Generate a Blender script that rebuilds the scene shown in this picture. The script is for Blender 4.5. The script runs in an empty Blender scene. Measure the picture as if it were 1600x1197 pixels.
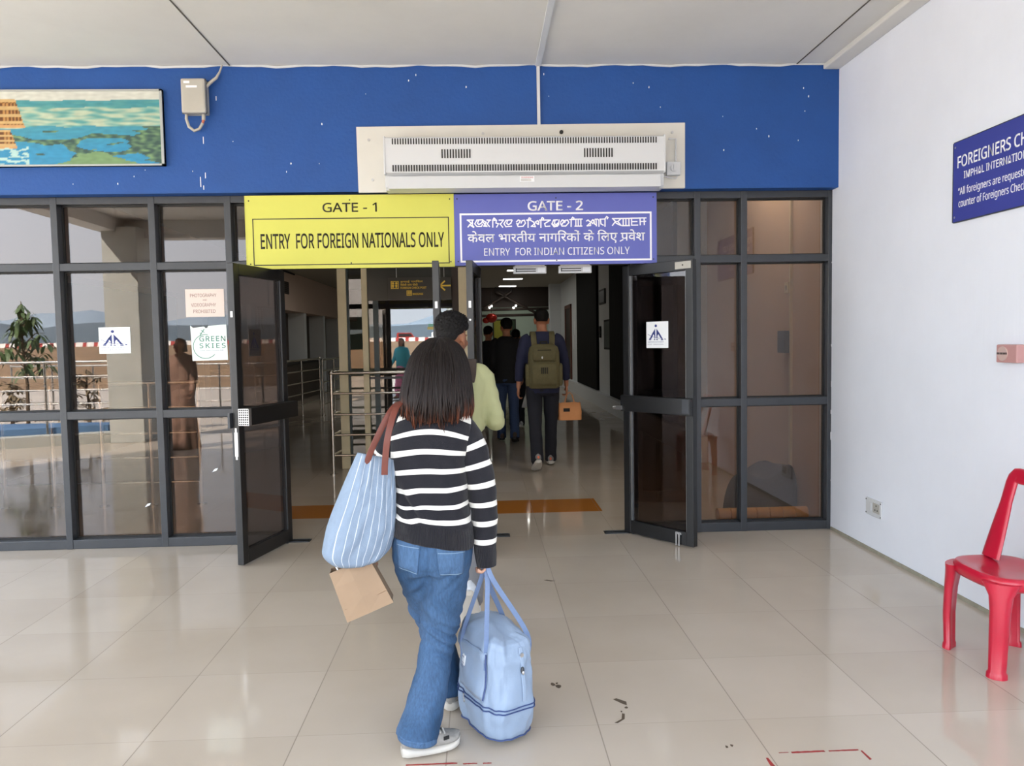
import bpy, bmesh, math, random
import numpy as np
from mathutils import Vector, Matrix, noise as mnoise
from mathutils.bvhtree import BVHTree
PI = math.pi
S = bpy.context.scene
COL = S.collection

# ------------------------------------------------------------------ camera
def cam_axes(yaw, pitch, roll):
    cy, sy, cp, sp = math.cos(yaw), math.sin(yaw), math.cos(pitch), math.sin(pitch)
    f = Vector((sy*cp, cy*cp, sp)); r = Vector((cy, -sy, 0)); u = r.cross(f)
    c, s = math.cos(roll), math.sin(roll)
    return c*r + s*u, -s*r + c*u, f
cd = bpy.data.cameras.new('camera'); cam = bpy.data.objects.new('camera', cd); COL.objects.link(cam)
cr, cu, cf = cam_axes(.03992, -.05586, -.01707)
cam.matrix_world = Matrix(((cr.x, cu.x, -cf.x, 0), (cr.y, cu.y, -cf.y, -5.692), (cr.z, cu.z, -cf.z, 1.48), (0, 0, 0, 1)))
cd.sensor_fit = 'HORIZONTAL'; cd.sensor_width = 36; cd.lens = 27.0
cd.clip_start = .05; cd.clip_end = 6000
S.camera = cam

# ------------------------------------------------------------------ sky, sun, exposure
S.view_settings.view_transform = 'Standard'; S.view_settings.look = 'None'
S.view_settings.gamma = 1; S.view_settings.use_curve_mapping = False
S.view_settings.exposure = 1.85
w = bpy.data.worlds.new('hazy_sky'); S.world = w; w.use_nodes = True
wn = w.node_tree; wn.nodes.clear()
def N(nt, typ, **kw):
    n = nt.nodes.new(typ)
    for k, v in kw.items():
        if k == 'inp':
            for kk, vv in v.items(): n.inputs[kk].default_value = vv
        else: setattr(n, k, v)
    return n
_o = N(wn, 'ShaderNodeOutputWorld'); _b = N(wn, 'ShaderNodeBackground', inp={'Strength': 1.65})
_g = N(wn, 'ShaderNodeTexCoord'); _s = N(wn, 'ShaderNodeSeparateXYZ'); _r = N(wn, 'ShaderNodeValToRGB')
wn.links.new(_g.outputs['Generated'], _s.inputs[0]); wn.links.new(_s.outputs['Z'], _r.inputs[0])
_r.color_ramp.elements[0].position = 0.0; _r.color_ramp.elements[0].color = (.82, .85, .88, 1)
_r.color_ramp.elements[1].position = .6; _r.color_ramp.elements[1].color = (.70, .82, 1.0, 1)
wn.links.new(_r.outputs[0], _b.inputs[0]); wn.links.new(_b.outputs[0], _o.inputs[0])
sd = bpy.data.lights.new('sun', 'SUN'); sun = bpy.data.objects.new('sun', sd); COL.objects.link(sun)
sd.energy = 10.0; sd.angle = math.radians(.7); sd.color = (1, .93, .82)
_e = math.radians(40)
_d = Vector((-.64*math.cos(_e), .77*math.cos(_e), math.sin(_e)))      # towards the sun
sun.rotation_euler = _d.to_track_quat('Z', 'Y').to_euler()

# ------------------------------------------------------------------ helpers
def lin(c):
    return c/12.92 if c <= .04045 else ((c+.055)/1.055)**2.4
def rgb(r, g, b): return (lin(r/255), lin(g/255), lin(b/255), 1)

def mat(name, col, rough=.6, metal=0, spec=.5, var=0, vscale=6, vstretch=(1, 1, 1), bump=0, bscale=60, bstretch=(1, 1, 1), coat=0, sheen=0, attr=None, emit=0, rvar=0):
    m = bpy.data.materials.new(name); m.use_nodes = True; nt = m.node_tree
    p = nt.nodes['Principled BSDF']
    p.inputs['Base Color'].default_value = col; p.inputs['Roughness'].default_value = rough
    p.inputs['Metallic'].default_value = metal; p.inputs['Specular IOR Level'].default_value = spec
    p.inputs['Coat Weight'].default_value = coat
    if sheen: p.inputs['Sheen Weight'].default_value = sheen
    if emit:
        p.inputs['Emission Color'].default_value = col; p.inputs['Emission Strength'].default_value = emit
    tc = N(nt, 'ShaderNodeTexCoord')
    def mapped(st, sc):
        mp = N(nt, 'ShaderNodeMapping'); mp.inputs['Scale'].default_value = (st[0]*sc, st[1]*sc, st[2]*sc)
        nt.links.new(tc.outputs['Object'], mp.inputs[0]); return mp
    if attr:
        a = N(nt, 'ShaderNodeAttribute', attribute_name=attr)
        nt.links.new(a.outputs['Color'], p.inputs['Base Color'])
    if var or rvar:
        nz = N(nt, 'ShaderNodeTexNoise', inp={'Scale': 1.0, 'Detail': 5.0, 'Roughness': .6})
        nt.links.new(mapped(vstretch, vscale).outputs[0], nz.inputs['Vector'])
    if var:
        hs = N(nt, 'ShaderNodeHueSaturation'); hs.inputs['Color'].default_value = col
        if attr: nt.links.new(a.outputs['Color'], hs.inputs['Color'])
        mr = N(nt, 'ShaderNodeMapRange', inp={'From Min': .25, 'From Max': .75, 'To Min': 1-var, 'To Max': 1+var})
        nt.links.new(nz.outputs[0], mr.inputs[0]); nt.links.new(mr.outputs[0], hs.inputs['Value'])
        nt.links.new(hs.outputs[0], p.inputs['Base Color'])
    if rvar:
        mr2 = N(nt, 'ShaderNodeMapRange', inp={'From Min': .3, 'From Max': .7, 'To Min': max(0, rough-rvar), 'To Max': rough+rvar})
        nt.links.new(nz.outputs[0], mr2.inputs[0]); nt.links.new(mr2.outputs[0], p.inputs['Roughness'])
    if bump:
        bz = N(nt, 'ShaderNodeTexNoise', inp={'Scale': 1.0, 'Detail': 4.0})
        nt.links.new(mapped(bstretch, bscale).outputs[0], bz.inputs['Vector'])
        bp = N(nt, 'ShaderNodeBump', inp={'Strength': bump, 'Distance': .01})
        nt.links.new(bz.outputs[0], bp.inputs['Height']); nt.links.new(bp.outputs[0], p.inputs['Normal'])
    return m

class MB:
    def __init__(s): s.v = []; s.f = []; s.st = None
    def add(s, vs, fs):
        o = len(s.v); s.v += [tuple(p) for p in vs]; s.f += [tuple(i+o for i in f) for f in fs]; return s
    def box(s, x0, x1, y0, y1, z0, z1):
        return s.add([(x0,y0,z0),(x1,y0,z0),(x1,y1,z0),(x0,y1,z0),(x0,y0,z1),(x1,y0,z1),(x1,y1,z1),(x0,y1,z1)],
                     [(0,3,2,1),(4,5,6,7),(0,1,5,4),(1,2,6,5),(2,3,7,6),(3,0,4,7)])
    def obb(s, c, size, ex=(1,0,0), ey=(0,1,0), ez=(0,0,1)):
        c, ex, ey, ez = Vector(c), Vector(ex), Vector(ey), Vector(ez); a, b, d = size[0]/2, size[1]/2, size[2]/2
        P = [c+ex*i*a+ey*j*b+ez*k*d for k in (-1,1) for i, j in ((-1,-1),(1,-1),(1,1),(-1,1))]
        return s.add(P, [(0,3,2,1),(4,5,6,7),(0,1,5,4),(1,2,6,5),(2,3,7,6),(3,0,4,7)])
    def tube(s, pts, r, n=8, caps=True, flat=1.0, up=None, closed=False):
        pts = [Vector(p) for p in pts]; k = len(pts)
        rs = r if isinstance(r, (list, tuple)) else [r]*k
        rings = []; prev = None
        for i, p in enumerate(pts):
            if closed: t = pts[(i+1) % k]-pts[i-1]
            else: t = (pts[min(i+1, k-1)]-pts[max(i-1, 0)])
            if t.length < 1e-9: t = Vector((0,0,1))
            t.normalize()
            if prev is None:
                a = Vector(up) if up else (Vector((0,0,1)) if abs(t.z) < .9 else Vector((1,0,0)))
                e1 = a - t*a.dot(t); e1.normalize()
            else:
                e1 = prev - t*prev.dot(t)
                if e1.length < 1e-6: e1 = t.orthogonal()
                e1.normalize()
            prev = e1; e2 = t.cross(e1)
            rings.append([p + e1*math.cos(2*PI*j/n)*rs[i]*flat + e2*math.sin(2*PI*j/n)*rs[i] for j in range(n)])
        return s.loft(rings, caps, caps, loop=closed)
    def loft(s, rings, cap0=True, cap1=True, loop=False, wrap=True):
        n = len(rings[0]); k = len(rings); vs = [p for r in rings for p in r]; fs = []
        for i in range(k if loop else k-1):
            j = (i+1) % k
            for q in range(n if wrap else n-1):
                q2 = (q+1) % n
                fs.append((i*n+q, i*n+q2, j*n+q2, j*n+q))
        if not loop:
            if cap0: fs.append(tuple(range(n-1, -1, -1)))
            if cap1: fs.append(tuple((k-1)*n+q for q in range(n)))
        return s.add(vs, fs)
    def ell(s, c, r, nu=16, nv=10, rot=None):
        c = Vector(c); vs = []; fs = []
        R = rot or Matrix.Identity(3)
        for i in range(1, nv):
            a = PI*i/nv
            for j in range(nu):
                b = 2*PI*j/nu
                vs.append(c + R @ Vector((r[0]*math.sin(a)*math.cos(b), r[1]*math.sin(a)*math.sin(b), r[2]*math.cos(a))))
        t = len(vs); vs.append(c + R @ Vector((0,0,r[2]))); vs.append(c + R @ Vector((0,0,-r[2])))
        for i in range(nv-2):
            for j in range(nu):
                j2 = (j+1) % nu
                fs.append((i*nu+j, (i+1)*nu+j, (i+1)*nu+j2, i*nu+j2))
        for j in range(nu):
            j2 = (j+1) % nu
            fs.append((t, j, j2)); fs.append((t+1, (nv-2)*nu+j2, (nv-2)*nu+j))
        return s.add(vs, fs)
    def cyl(s, a, b, r, n=12): return s.tube([a, b], r, n)
    def prism(s, poly, org, ex, ey, ez, depth):
        """outline poly (2-D) in the plane org+ex*x+ey*y, pushed along ez by depth"""
        org, ex, ey, ez = Vector(org), Vector(ex), Vector(ey), Vector(ez); n = len(poly)
        A = [org+ex*x+ey*y for x, y in poly]; B = [p+ez*depth for p in A]
        return s.add(A+B, [tuple(range(n-1, -1, -1)), tuple(range(n, 2*n))] + [(i, (i+1) % n, n+(i+1) % n, n+i) for i in range(n)])
    def stroke(s, pts, wd, org, ex, ey, ez, depth):
        """flat ribbon along a 2-D polyline"""
        for (x0, y0), (x1, y1) in zip(pts[:-1], pts[1:]):
            d = Vector((x1-x0, y1-y0)); L = d.length
            if L < 1e-7: continue
            d /= L; nrm = Vector((-d.y, d.x))*wd/2; e = d*wd*.35
            q = [Vector((x0, y0))-e-nrm, Vector((x1, y1))+e-nrm, Vector((x1, y1))+e+nrm, Vector((x0, y0))-e+nrm]
            s.prism([(p.x, p.y) for p in q], org, ex, ey, ez, depth)
        return s
    def build(s, name, m, parent=None, smooth=False, bevel=0, angle=40, fix=True):
        me = bpy.data.meshes.new(name); me.from_pydata(s.v, [], s.f); me.update()
        if fix or bevel:
            bm = bmesh.new(); bm.from_mesh(me)
            if fix: bmesh.ops.recalc_face_normals(bm, faces=bm.faces)
            if bevel:
                es = [e for e in bm.edges if len(e.link_faces) == 2 and e.calc_face_angle(0) > .6]
                bmesh.ops.bevel(bm, geom=es, offset=bevel, segments=2, profile=.6, affect='EDGES', clamp_overlap=True)
            bm.to_mesh(me); bm.free()
        if s.st is not None and len(s.st) == len(me.vertices):
            a = me.attributes.new('st', 'FLOAT_VECTOR', 'POINT'); a.data.foreach_set('vector', np.array(s.st, dtype=np.float32).ravel())
        return link(name, me, m, parent, smooth, angle)
def link(name, me, m, parent=None, smooth=False, angle=40):
    if smooth:
        me.polygons.foreach_set('use_smooth', [True]*len(me.polygons))
        if angle < 179: me.set_sharp_from_angle(angle=math.radians(angle))
    o = bpy.data.objects.new(name, me); COL.objects.link(o)
    if m: me.materials.clear(); me.materials.append(m)
    if parent:
        o.parent = parent
        o.matrix_parent_inverse = parent.matrix_world.inverted() if parent.get('_w') else Matrix.Identity(4)
    return o
def tag(o, label, cat, group=None, kind=None):
    if label: o['label'] = label
    if cat: o['category'] = cat
    if group: o['group'] = group
    if kind: o['kind'] = kind
    return o
def thing(name, label, cat, loc=(0,0,0), rz=0, group=None):
    o = bpy.data.objects.new(name, None); COL.objects.link(o); o.empty_display_size = .1
    o.location = loc; o.rotation_euler = (0, 0, rz)
    return tag(o, label, cat, group)
def struct(name, mb, m, parent=None, **k):
    o = mb.build(name, m, parent, **k)
    if parent is None: o['kind'] = 'structure'
    return o
def sroot(name):
    o = bpy.data.objects.new(name, None); COL.objects.link(o); o['kind'] = 'structure'; return o
FONT = None
try:
    FONT = bpy.data.fonts.load(bpy.utils.system_resource('DATAFILES', path='fonts') + '/NotoSansHebrew-Regular.woff2')   # ships with Blender; its Latin letters are plain sans-serif
except Exception: pass
def text_mesh(body, shear=0, bold=0, spacing=1.0):
    c = bpy.data.curves.new('lettering', 'FONT'); c.body = body; c.font = FONT if FONT and all(ord(q) < 0x300 or 0x2000 < ord(q) < 0x2100 for q in body) else c.font; c.size = 1; c.offset = bold; c.shear = shear; c.space_character = spacing
    c.resolution_u = 3
    o = bpy.data.objects.new('lettering', c); COL.objects.link(o)
    dg = bpy.context.evaluated_depsgraph_get(); dg.update()
    me = bpy.data.meshes.new_from_object(o.evaluated_get(dg)); bpy.data.objects.remove(o); bpy.data.curves.remove(c)
    return me
def lettering(body, org, ex, ey, ez, width, height, m, parent, name='lettering', bold=0.0, depth=.0015, fit=True, spacing=1.0, shear=0):
    """text fitted into width x height with its lower left corner at org; ez is the outward normal"""
    me = text_mesh(body, bold=bold, spacing=spacing, shear=shear)
    n = len(me.vertices); co = np.empty(n*3, dtype=np.float32); me.vertices.foreach_get('co', co); co = co.reshape(-1, 3)
    lo, hi = co.min(0), co.max(0); sx = width/(hi[0]-lo[0]); sy = height/(hi[1]-lo[1])
    org, ex, ey, ez = Vector(org), Vector(ex), Vector(ey), Vector(ez)
    bm = bmesh.new(); bm.from_mesh(me); bpy.data.meshes.remove(me)
    for v in bm.verts:
        x, y = (v.co.x-lo[0])*sx, (v.co.y-lo[1])*sy
        v.co = org+ex*x+ey*y+ez*depth
    bmesh.ops.recalc_face_normals(bm, faces=bm.faces)
    r = bmesh.ops.extrude_face_region(bm, geom=list(bm.faces))
    for e in r['geom']:
        if isinstance(e, bmesh.types.BMVert): e.co -= ez*depth
    bmesh.ops.recalc_face_normals(bm, faces=bm.faces)
    me2 = bpy.data.meshes.new(name); bm.to_mesh(me2); bm.free()
    return link(name, me2, m, parent)
def evaluated(me, mods):
    """apply modifiers [(type, {props})] to a mesh and return the result"""
    o = bpy.data.objects.new('tmp', me); COL.objects.link(o)
    for t, kw in mods:
        md = o.modifiers.new(t, t)
        for k, v in kw.items(): setattr(md, k, v)
    dg = bpy.context.evaluated_depsgraph_get(); dg.update()
    r = bpy.data.meshes.new_from_object(o.evaluated_get(dg)); bpy.data.objects.remove(o); return r
def fuse(mb, voxel=.01, smooth=6, factor=.5, disp=None):
    me = bpy.data.meshes.new('fuse'); me.from_pydata(mb.v, [], mb.f); me.update()
    bm = bmesh.new(); bm.from_mesh(me); bmesh.ops.recalc_face_normals(bm, faces=bm.faces); bm.to_mesh(me); bm.free()
    r = evaluated(me, [('REMESH', dict(mode='VOXEL', voxel_size=voxel)), ('SMOOTH', dict(iterations=smooth, factor=factor))])
    if disp:
        n = len(r.vertices); no = [Vector(v.normal) for v in r.vertices]
        for v, nn in zip(r.vertices, no): v.co = v.co + nn*disp(v.co)
        r.update()
    return r
random.seed(7)

# ------------------------------------------------------------------ materials
M = {}
M['white_wall'] = mat('white_wall_paint', rgb(228, 233, 243), .75, var=.03, vscale=2, bump=.12, bscale=5, bstretch=(1, 6, .6))
M['ceiling'] = mat('ceiling_paint', rgb(213, 212, 208), .8, var=.07, vscale=1.2, bump=.15, bscale=4)
M['blue_wall'] = mat('blue_wall_paint', rgb(17, 74, 146), .6, var=.08, vscale=5, bump=.25, bscale=40)
M['frame'] = mat('charcoal_frame_paint', rgb(52, 56, 62), .38, var=.12, vscale=9, bump=.05, bscale=30)
M['door_black'] = mat('black_door_paint', rgb(30, 31, 33), .35, var=.2, vscale=12)
M['gasket'] = mat('black_rubber', rgb(14, 14, 15), .5)
M['steel'] = mat('brushed_steel', rgb(190, 186, 178), .22, metal=1, rvar=.06, vscale=30)
M['alu'] = mat('aluminium', rgb(196, 197, 198), .35, metal=.9)
M['cream'] = mat('cream_paint', rgb(214, 204, 172), .6, var=.08, vscale=5)
M['concrete'] = mat('column_plaster', rgb(176, 178, 172), .8, var=.08, vscale=4)
M['white_plastic'] = mat('white_plastic', rgb(206, 209, 212), .45)
M['white_board'] = mat('white_laminate_board', rgb(212, 211, 204), .5, var=.03)
M['grey_plastic'] = mat('grey_plastic', rgb(176, 174, 166), .5, var=.05)
M['dark'] = mat('dark_slot', rgb(22, 22, 22), .7)
M['black_text'] = mat('black_vinyl', rgb(38, 34, 14), .5)
M['white_text'] = mat('white_vinyl', rgb(240, 240, 244), .5)
M['yellow_sign'] = mat('yellow_sign_vinyl', rgb(204, 204, 90), .55, var=.02)
M['violet_sign'] = mat('violet_blue_sign_vinyl', rgb(90, 98, 178), .5, var=.03)
M['navy_sign'] = mat('navy_sign_vinyl', rgb(58, 66, 150), .42, var=.05)
M['red_text'] = mat('red_ink', rgb(190, 40, 40), .5)
M['paper'] = mat('white_paper', rgb(236, 240, 244), .7)
M['brown_wall'] = mat('beige_interior_wall', rgb(206, 182, 160), .7, var=.06, vscale=2)

def glass_mat(name, tint, refl, edge=.5):
    m = bpy.data.materials.new(name); m.use_nodes = True; nt = m.node_tree; nt.nodes.clear()
    o = N(nt, 'ShaderNodeOutputMaterial'); mx = N(nt, 'ShaderNodeMixShader')
    t = N(nt, 'ShaderNodeBsdfTransparent'); t.inputs[0].default_value = tint
    g = N(nt, 'ShaderNodeBsdfGlossy'); g.inputs['Roughness'].default_value = 0.0; g.inputs[0].default_value = (.95, .96, 1, 1)
    lw = N(nt, 'ShaderNodeLayerWeight', inp={'Blend': .25})
    mr = N(nt, 'ShaderNodeMapRange', inp={'From Min': 0., 'From Max': 1., 'To Min': refl, 'To Max': edge})
    nt.links.new(lw.outputs['Facing'], mr.inputs[0]); nt.links.new(mr.outputs[0], mx.inputs[0])
    nt.links.new(t.outputs[0], mx.inputs[1]); nt.links.new(g.outputs[0], mx.inputs[2]); nt.links.new(mx.outputs[0], o.inputs[0])
    return m
M['glass'] = glass_mat('bronze_tinted_glass', (.72, .64, .57, 1), .046)
M['door_glass'] = glass_mat('dark_tinted_door_glass', (.46, .42, .40, 1), .018, .35)
M['clear_glass'] = glass_mat('partition_glass', (.80, .84, .85, 1), .085)

def floor_material():
    m = bpy.data.materials.new('polished_floor_tiles'); m.use_nodes = True; nt = m.node_tree; p = nt.nodes['Principled BSDF']
    L = nt.links.new
    g = N(nt, 'ShaderNodeNewGeometry'); sp = N(nt, 'ShaderNodeSeparateXYZ'); L(g.outputs['Position'], sp.inputs[0])
    def mth(op, a, b=None, c=None):
        n = N(nt, 'ShaderNodeMath', operation=op)
        for i, q in enumerate((a, b, c)):
            if q is None: continue
            if isinstance(q, (int, float)): n.inputs[i].default_value = q
            else: L(q, n.inputs[i])
        return n.outputs[0]
    def line(src, off, wd):
        t = mth('DIVIDE', mth('SUBTRACT', src, off), .5715); fr = mth('FRACT', t)
        d = mth('MINIMUM', fr, mth('SUBTRACT', 1.0, fr))
        return mth('SUBTRACT', 1.0, mth('SMOOTH_MIN', 1.0, mth('DIVIDE', d, wd/.5715), .3)), mth('FLOOR', t)
    lx, ix = line(sp.outputs[0], .422, .0028); ly, iy = line(sp.outputs[1], -2.838, .0016)
    ln = mth('MAXIMUM', mth('MULTIPLY', lx, .8), mth('MULTIPLY', ly, .38))
    cb = N(nt, 'ShaderNodeCombineXYZ'); L(ix, cb.inputs[0]); L(iy, cb.inputs[1])
    wnz = N(nt, 'ShaderNodeTexWhiteNoise', noise_dimensions='2D'); L(cb.outputs[0], wnz.inputs['Vector'])
    nz = N(nt, 'ShaderNodeTexNoise', inp={'Scale': 1.3, 'Detail': 6.0}); L(g.outputs['Position'], nz.inputs['Vector'])
    val = mth('ADD', mth('MULTIPLY', wnz.outputs[0], .04), mth('MULTIPLY', nz.outputs[0], .16))
    cr_ = N(nt, 'ShaderNodeMix', data_type='RGBA'); cr_.inputs['A'].default_value = rgb(176, 163, 147); cr_.inputs['B'].default_value = rgb(206, 196, 183)
    L(mth('MULTIPLY', val, 5.0), cr_.inputs['Factor'])
    # terracotta threshold band just inside the doors
    band = mth('MULTIPLY', mth('GREATER_THAN', sp.outputs[1], .80), mth('LESS_THAN', sp.outputs[1], 1.33))
    band = mth('MULTIPLY', band, mth('MULTIPLY', mth('GREATER_THAN', sp.outputs[0], -1.9), mth('LESS_THAN', sp.outputs[0], 1.02)))
    m2 = N(nt, 'ShaderNodeMix', data_type='RGBA'); m2.inputs['B'].default_value = rgb(176, 112, 48)
    L(band, m2.inputs['Factor']); L(cr_.outputs['Result'], m2.inputs['A'])
    m3 = N(nt, 'ShaderNodeMix', data_type='RGBA'); m3.inputs['B'].default_value = rgb(96, 84, 72)
    L(ln, m3.inputs['Factor']); L(m2.outputs['Result'], m3.inputs['A'])
    L(m3.outputs['Result'], p.inputs['Base Color'])
    n2 = N(nt, 'ShaderNodeTexNoise', inp={'Scale': 3.0, 'Detail': 4.0}); L(g.outputs['Position'], n2.inputs['Vector'])
    mr = N(nt, 'ShaderNodeMapRange', inp={'From Min': .3, 'From Max': .7, 'To Min': .045, 'To Max': .12}); L(n2.outputs[0], mr.inputs[0])
    L(mth('ADD', mr.outputs[0], mth('MULTIPLY', ln, .3)), p.inputs['Roughness'])
    p.inputs['Specular IOR Level'].default_value = .5
    return m
M['floor'] = floor_material()
def rebase(root, loc):
    """children were built in world coordinates: put the Empty at the thing's base"""
    root.location = loc
    for c in COL.objects:
        if c.parent == root: c.location = c.location - Vector(loc)
    return root
EX, EY, EZ = Vector((1,0,0)), Vector((0,1,0)), Vector((0,0,1))
OUT = Vector((0,-1,0))                                     # outward normal of the gate front

# ------------------------------------------------------------------ shell
struct('floor', MB().box(-9.1, 2.78, -7.2, 25.0, -.12, 0), M['floor'])
struct('ceiling', MB().box(-5.75, 2.9, -6.7, -.1, 3.437, 3.6), M['ceiling'])
# canopy edge beams and soffit seams
struct('beam_front', MB().box(-5.75, 2.9, -6.75, -6.45, 3.16, 3.62), M['ceiling'])
struct('beam_left', MB().box(-5.8, -5.5, -6.45, -.1, 3.24, 3.62), M['ceiling'])
seam = mat('ceiling_seam', rgb(88, 84, 76), .8)
sb = MB()
for X in (-1.72, 2.32):
    sb.box(X-.004, X+.004, -6.4, -.12, 3.433, 3.438)
struct('trim_1', sb, seam)
struct('trim_2', MB().box(2.52, 2.64, -6.4, -.1, 3.40, 3.44), M['ceiling'], bevel=.01)
wl = MB()                                                  # wavy white caulk line where the ceiling meets the blue band
ps = [(-5.4+i*.1, -.112, 3.434+.006*math.sin(i*.9)+.004*math.sin(i*2.3)) for i in range(81)]
wl.tube(ps, .009, 6)
struct('trim_3', wl, M['white_plastic'])
# blue band over the gates, set slightly forward of the glazing; building block behind it
struct('wall_front', MB().box(-9.1, 2.66, -.1, .2, 2.556, 3.437), M['blue_wall'])
struct('wall_upper', MB().box(-9.1, 2.66, -.02, .3, 3.437, 5.7), M['concrete'])
struct('wall_right', MB().box(2.64, 2.86, -7.0, .2, 0, 3.5), M['white_wall'])
grime = mat('wall_foot_grime', rgb(150, 146, 132), .85, var=.2, vscale=14)
struct('baseboard_right', MB().box(2.632, 2.645, -6.9, -.02, 0, .022), grime)
struct('wall_far_left', MB().box(-9.1, -3.9, .0, .2, 0, 2.556), M['concrete'])

# paint chips and drips on the blue band
ch = MB()
for i in range(46):
    x = random.uniform(-3.2, 2.5); z = random.uniform(2.58, 3.38); r = random.uniform(.002, .006)
    if -.9 < x < 1.55 and z < 3.05: continue
    ch.prism([(r*math.cos(a)*random.uniform(.5, 1), r*1.6*math.sin(a)) for a in np.linspace(0, 2*PI, 7)[:-1]], (x, -.1, z), EX, EZ, OUT, .0008)
for x, z, h in ((-1.93, 2.9, .05), (-1.925, 2.66, .04), (-1.96, 2.6, .07), (-1.94, 2.58, .03), (-1.83, 3.2, .03)):
    ch.box(x, x+.005, -.1012, -.1, z, z+h)
struct('trim_4', ch, M['white_text'])

# ------------------------------------------------------------------ glazed front
XM = [-3.74, -3.063, -2.375]                               # left mullions
def glazing(n, x0, x1, muls):
    """one fixed glazed screen: frame (posts + rails) and one pane per bay"""
    root = sroot('window_%d' % n)
    D0, D1 = 0.0, .10
    f = MB()
    for z0, z1 in ((0, .068), (.955, 1.013), (2.030, 2.085), (2.505, 2.556)):
        f.box(x0, x1, D0, D1, z0, z1)
    fo = f.build('window_frame', M['frame'], root, bevel=.004)
    xs = []
    for x in muls:
        f2 = MB().box(x, x+.047, D0-.004, D1+.004, .0, 2.556)
        f2.build('mullion', M['frame'], root, bevel=.004)
        xs.append((x, x+.047))
    for z0, z1 in ((.068, .955), (1.013, 2.03), (2.085, 2.505)):
        for (a0, a1), (b0, b1) in zip(xs[:-1], xs[1:]):
            MB().box(a1+.002, b0-.002, .074, .080, z0+.002, z1-.002).build('pane', M['glass'], root)
            g = MB()
            t = .010
            for q in ((a1, a1+t, z0, z1), (b0-t, b0, z0, z1), (a1, b0, z0, z0+t), (a1, b0, z1-t, z1)):
                g.box(q[0], q[1], .060, .0735, q[2], q[3])
            g.build('glazing_bead', M['gasket'], root)
    return root
glazing(1, -3.74, -1.46, [-3.74, -3.063, -2.375, -1.835, -1.50])
glazing(2, 1.12, 2.66, [1.12, 1.60, 1.95, 2.612])
# head over the two gates, with fixed lights behind the signs
hd = sroot('window_3')
MB().box(-1.46, 1.12, 0, .1, 2.03, 2.085).box(-1.46, 1.12, 0, .1, 2.505, 2.556).build('window_frame', M['frame'], hd, bevel=.004)
for a, b in ((-1.453, -.2), (-.15, 1.12)):
    MB().box(a, b, .074, .08, 2.087, 2.503).build('pane', M['glass'], hd)
MB().box(-.2, -.15, 0, .1, 2.085, 2.505).build('mullion', M['frame'], hd)
# flaking white paint between the last frame post and the wall
fl = MB()
for i in range(34):
    z = random.uniform(.05, 2.5); h = random.uniform(.008, .05)
    fl.box(2.6595-.012-random.uniform(0, .012), 2.6595-.004, -.0052, -.004, z, z+h)
struct('trim_5', fl, M['white_text'])

# ------------------------------------------------------------------ gate leaves
def leaf(n, pivot, free, top=2.015, glass='door_glass', bar=True, dark='door_black', push=1, w_st=.062):
    """swing leaf from its floor pivot to its free edge; local x runs along the leaf"""
    p, q = Vector((*pivot, 0)), Vector((*free, 0)); L = (q-p).length; ex = (q-p)/L; ang = math.atan2(ex.y, ex.x)
    root = sroot('door_%d' % n); root.location = p; root.rotation_euler = (0, 0, ang)
    T = .045
    z0 = .012
    m = M[dark]
    for x in (0, L-w_st): MB().box(x, x+w_st, -T/2, T/2, z0, top).build('stile', m, root, bevel=.004)
    MB().box(w_st, L-w_st, -T/2, T/2, z0, z0+.095).build('bottom_rail', m, root, bevel=.003)
    MB().box(w_st, L-w_st, -T/2, T/2, top-.075, top).build('top_rail', m, root, bevel=.003)
    MB().box(w_st, L-w_st, -T/2, T/2, .94, 1.02).build('lock_rail', m, root, bevel=.003)
    for a, b in ((z0+.095, .94), (1.02, top-.075)):
        MB().box(w_st, L-w_st, -.003, .003, a, b).build('pane', M[glass], root)
        al = MB()
        for s in (-1, 1):
            for q4 in ((w_st, w_st+.008, a, b), (L-w_st-.008, L-w_st, a, b)):
                al.box(q4[0], q4[1], min(s*.004, s*.012), max(s*.004, s*.012), q4[2], q4[3])
        al.build('glazing_bead', M['alu'] if n == 2 else M['gasket'], root)
    return root, L, ex
d1, L1, e1 = leaf(1, (-1.455, .06), (-1.625, -.575))
# hollow push bar housing across the left leaf: perforated end block and lever plate
MB().box(.0, L1-.03, .023, .10, .945, 1.06).build('push_bar', M['gasket'], d1, bevel=.004)
pf = MB().box(L1-.03, L1+.004, .0235, .0995, .947, 1.058)
pf.build('push_bar_end', M['alu'], d1)
hh = MB()
for i in range(5):
    for j in range(7): hh.cyl((L1+.003, .033+i*.0145, .955+j*.0155), (L1+.006, .033+i*.0145, .955+j*.0155), .0056, 6)
hh.build('perforation', M['dark'], d1)
MB().box(L1-.001, L1+.002, -.012, .012, .74, .90).box(L1-.0005, L1+.004, -.006, .008, .72, .75).box(L1-.0005, L1+.004, -.006, .008, .90, .93).build('latch_plate', M['alu'], d1)
MB().box(L1-.001, L1+.003, -.008, .008, 1.66, 1.70).build('strike_clip', M['alu'], d1)
MB().box(L1-.06, L1+.03, -.040, -.024, .93, 1.03).build('pull_bracket', M['frame'], d1)
d2, L2, e2 = leaf(2, (1.085, .06), (1.475, -.448))
MB().box(.0, L2, -.058, -.024, .935, 1.055).build('push_bar', M['door_black'], d2, bevel=.006)
MB().box(L2-.066, L2-.006, -.062, -.057, .95, 1.05).build('bar_cover_plate', M['frame'], d2)
MB().box(-.03, .02, -.075, -.03, .945, .975).cyl((-.03, -.05, .96), (-.075, -.05, .955), .012).build('lever_stub', M['alu'], d2)
tb = MB().box(L2-.15, L2-.10, -.034, -.0225, .085, .10)
for x in (L2-.14, L2-.115): tb.cyl((x, -.036, .095), (x, -.036, .006), .006, 8)
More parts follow.
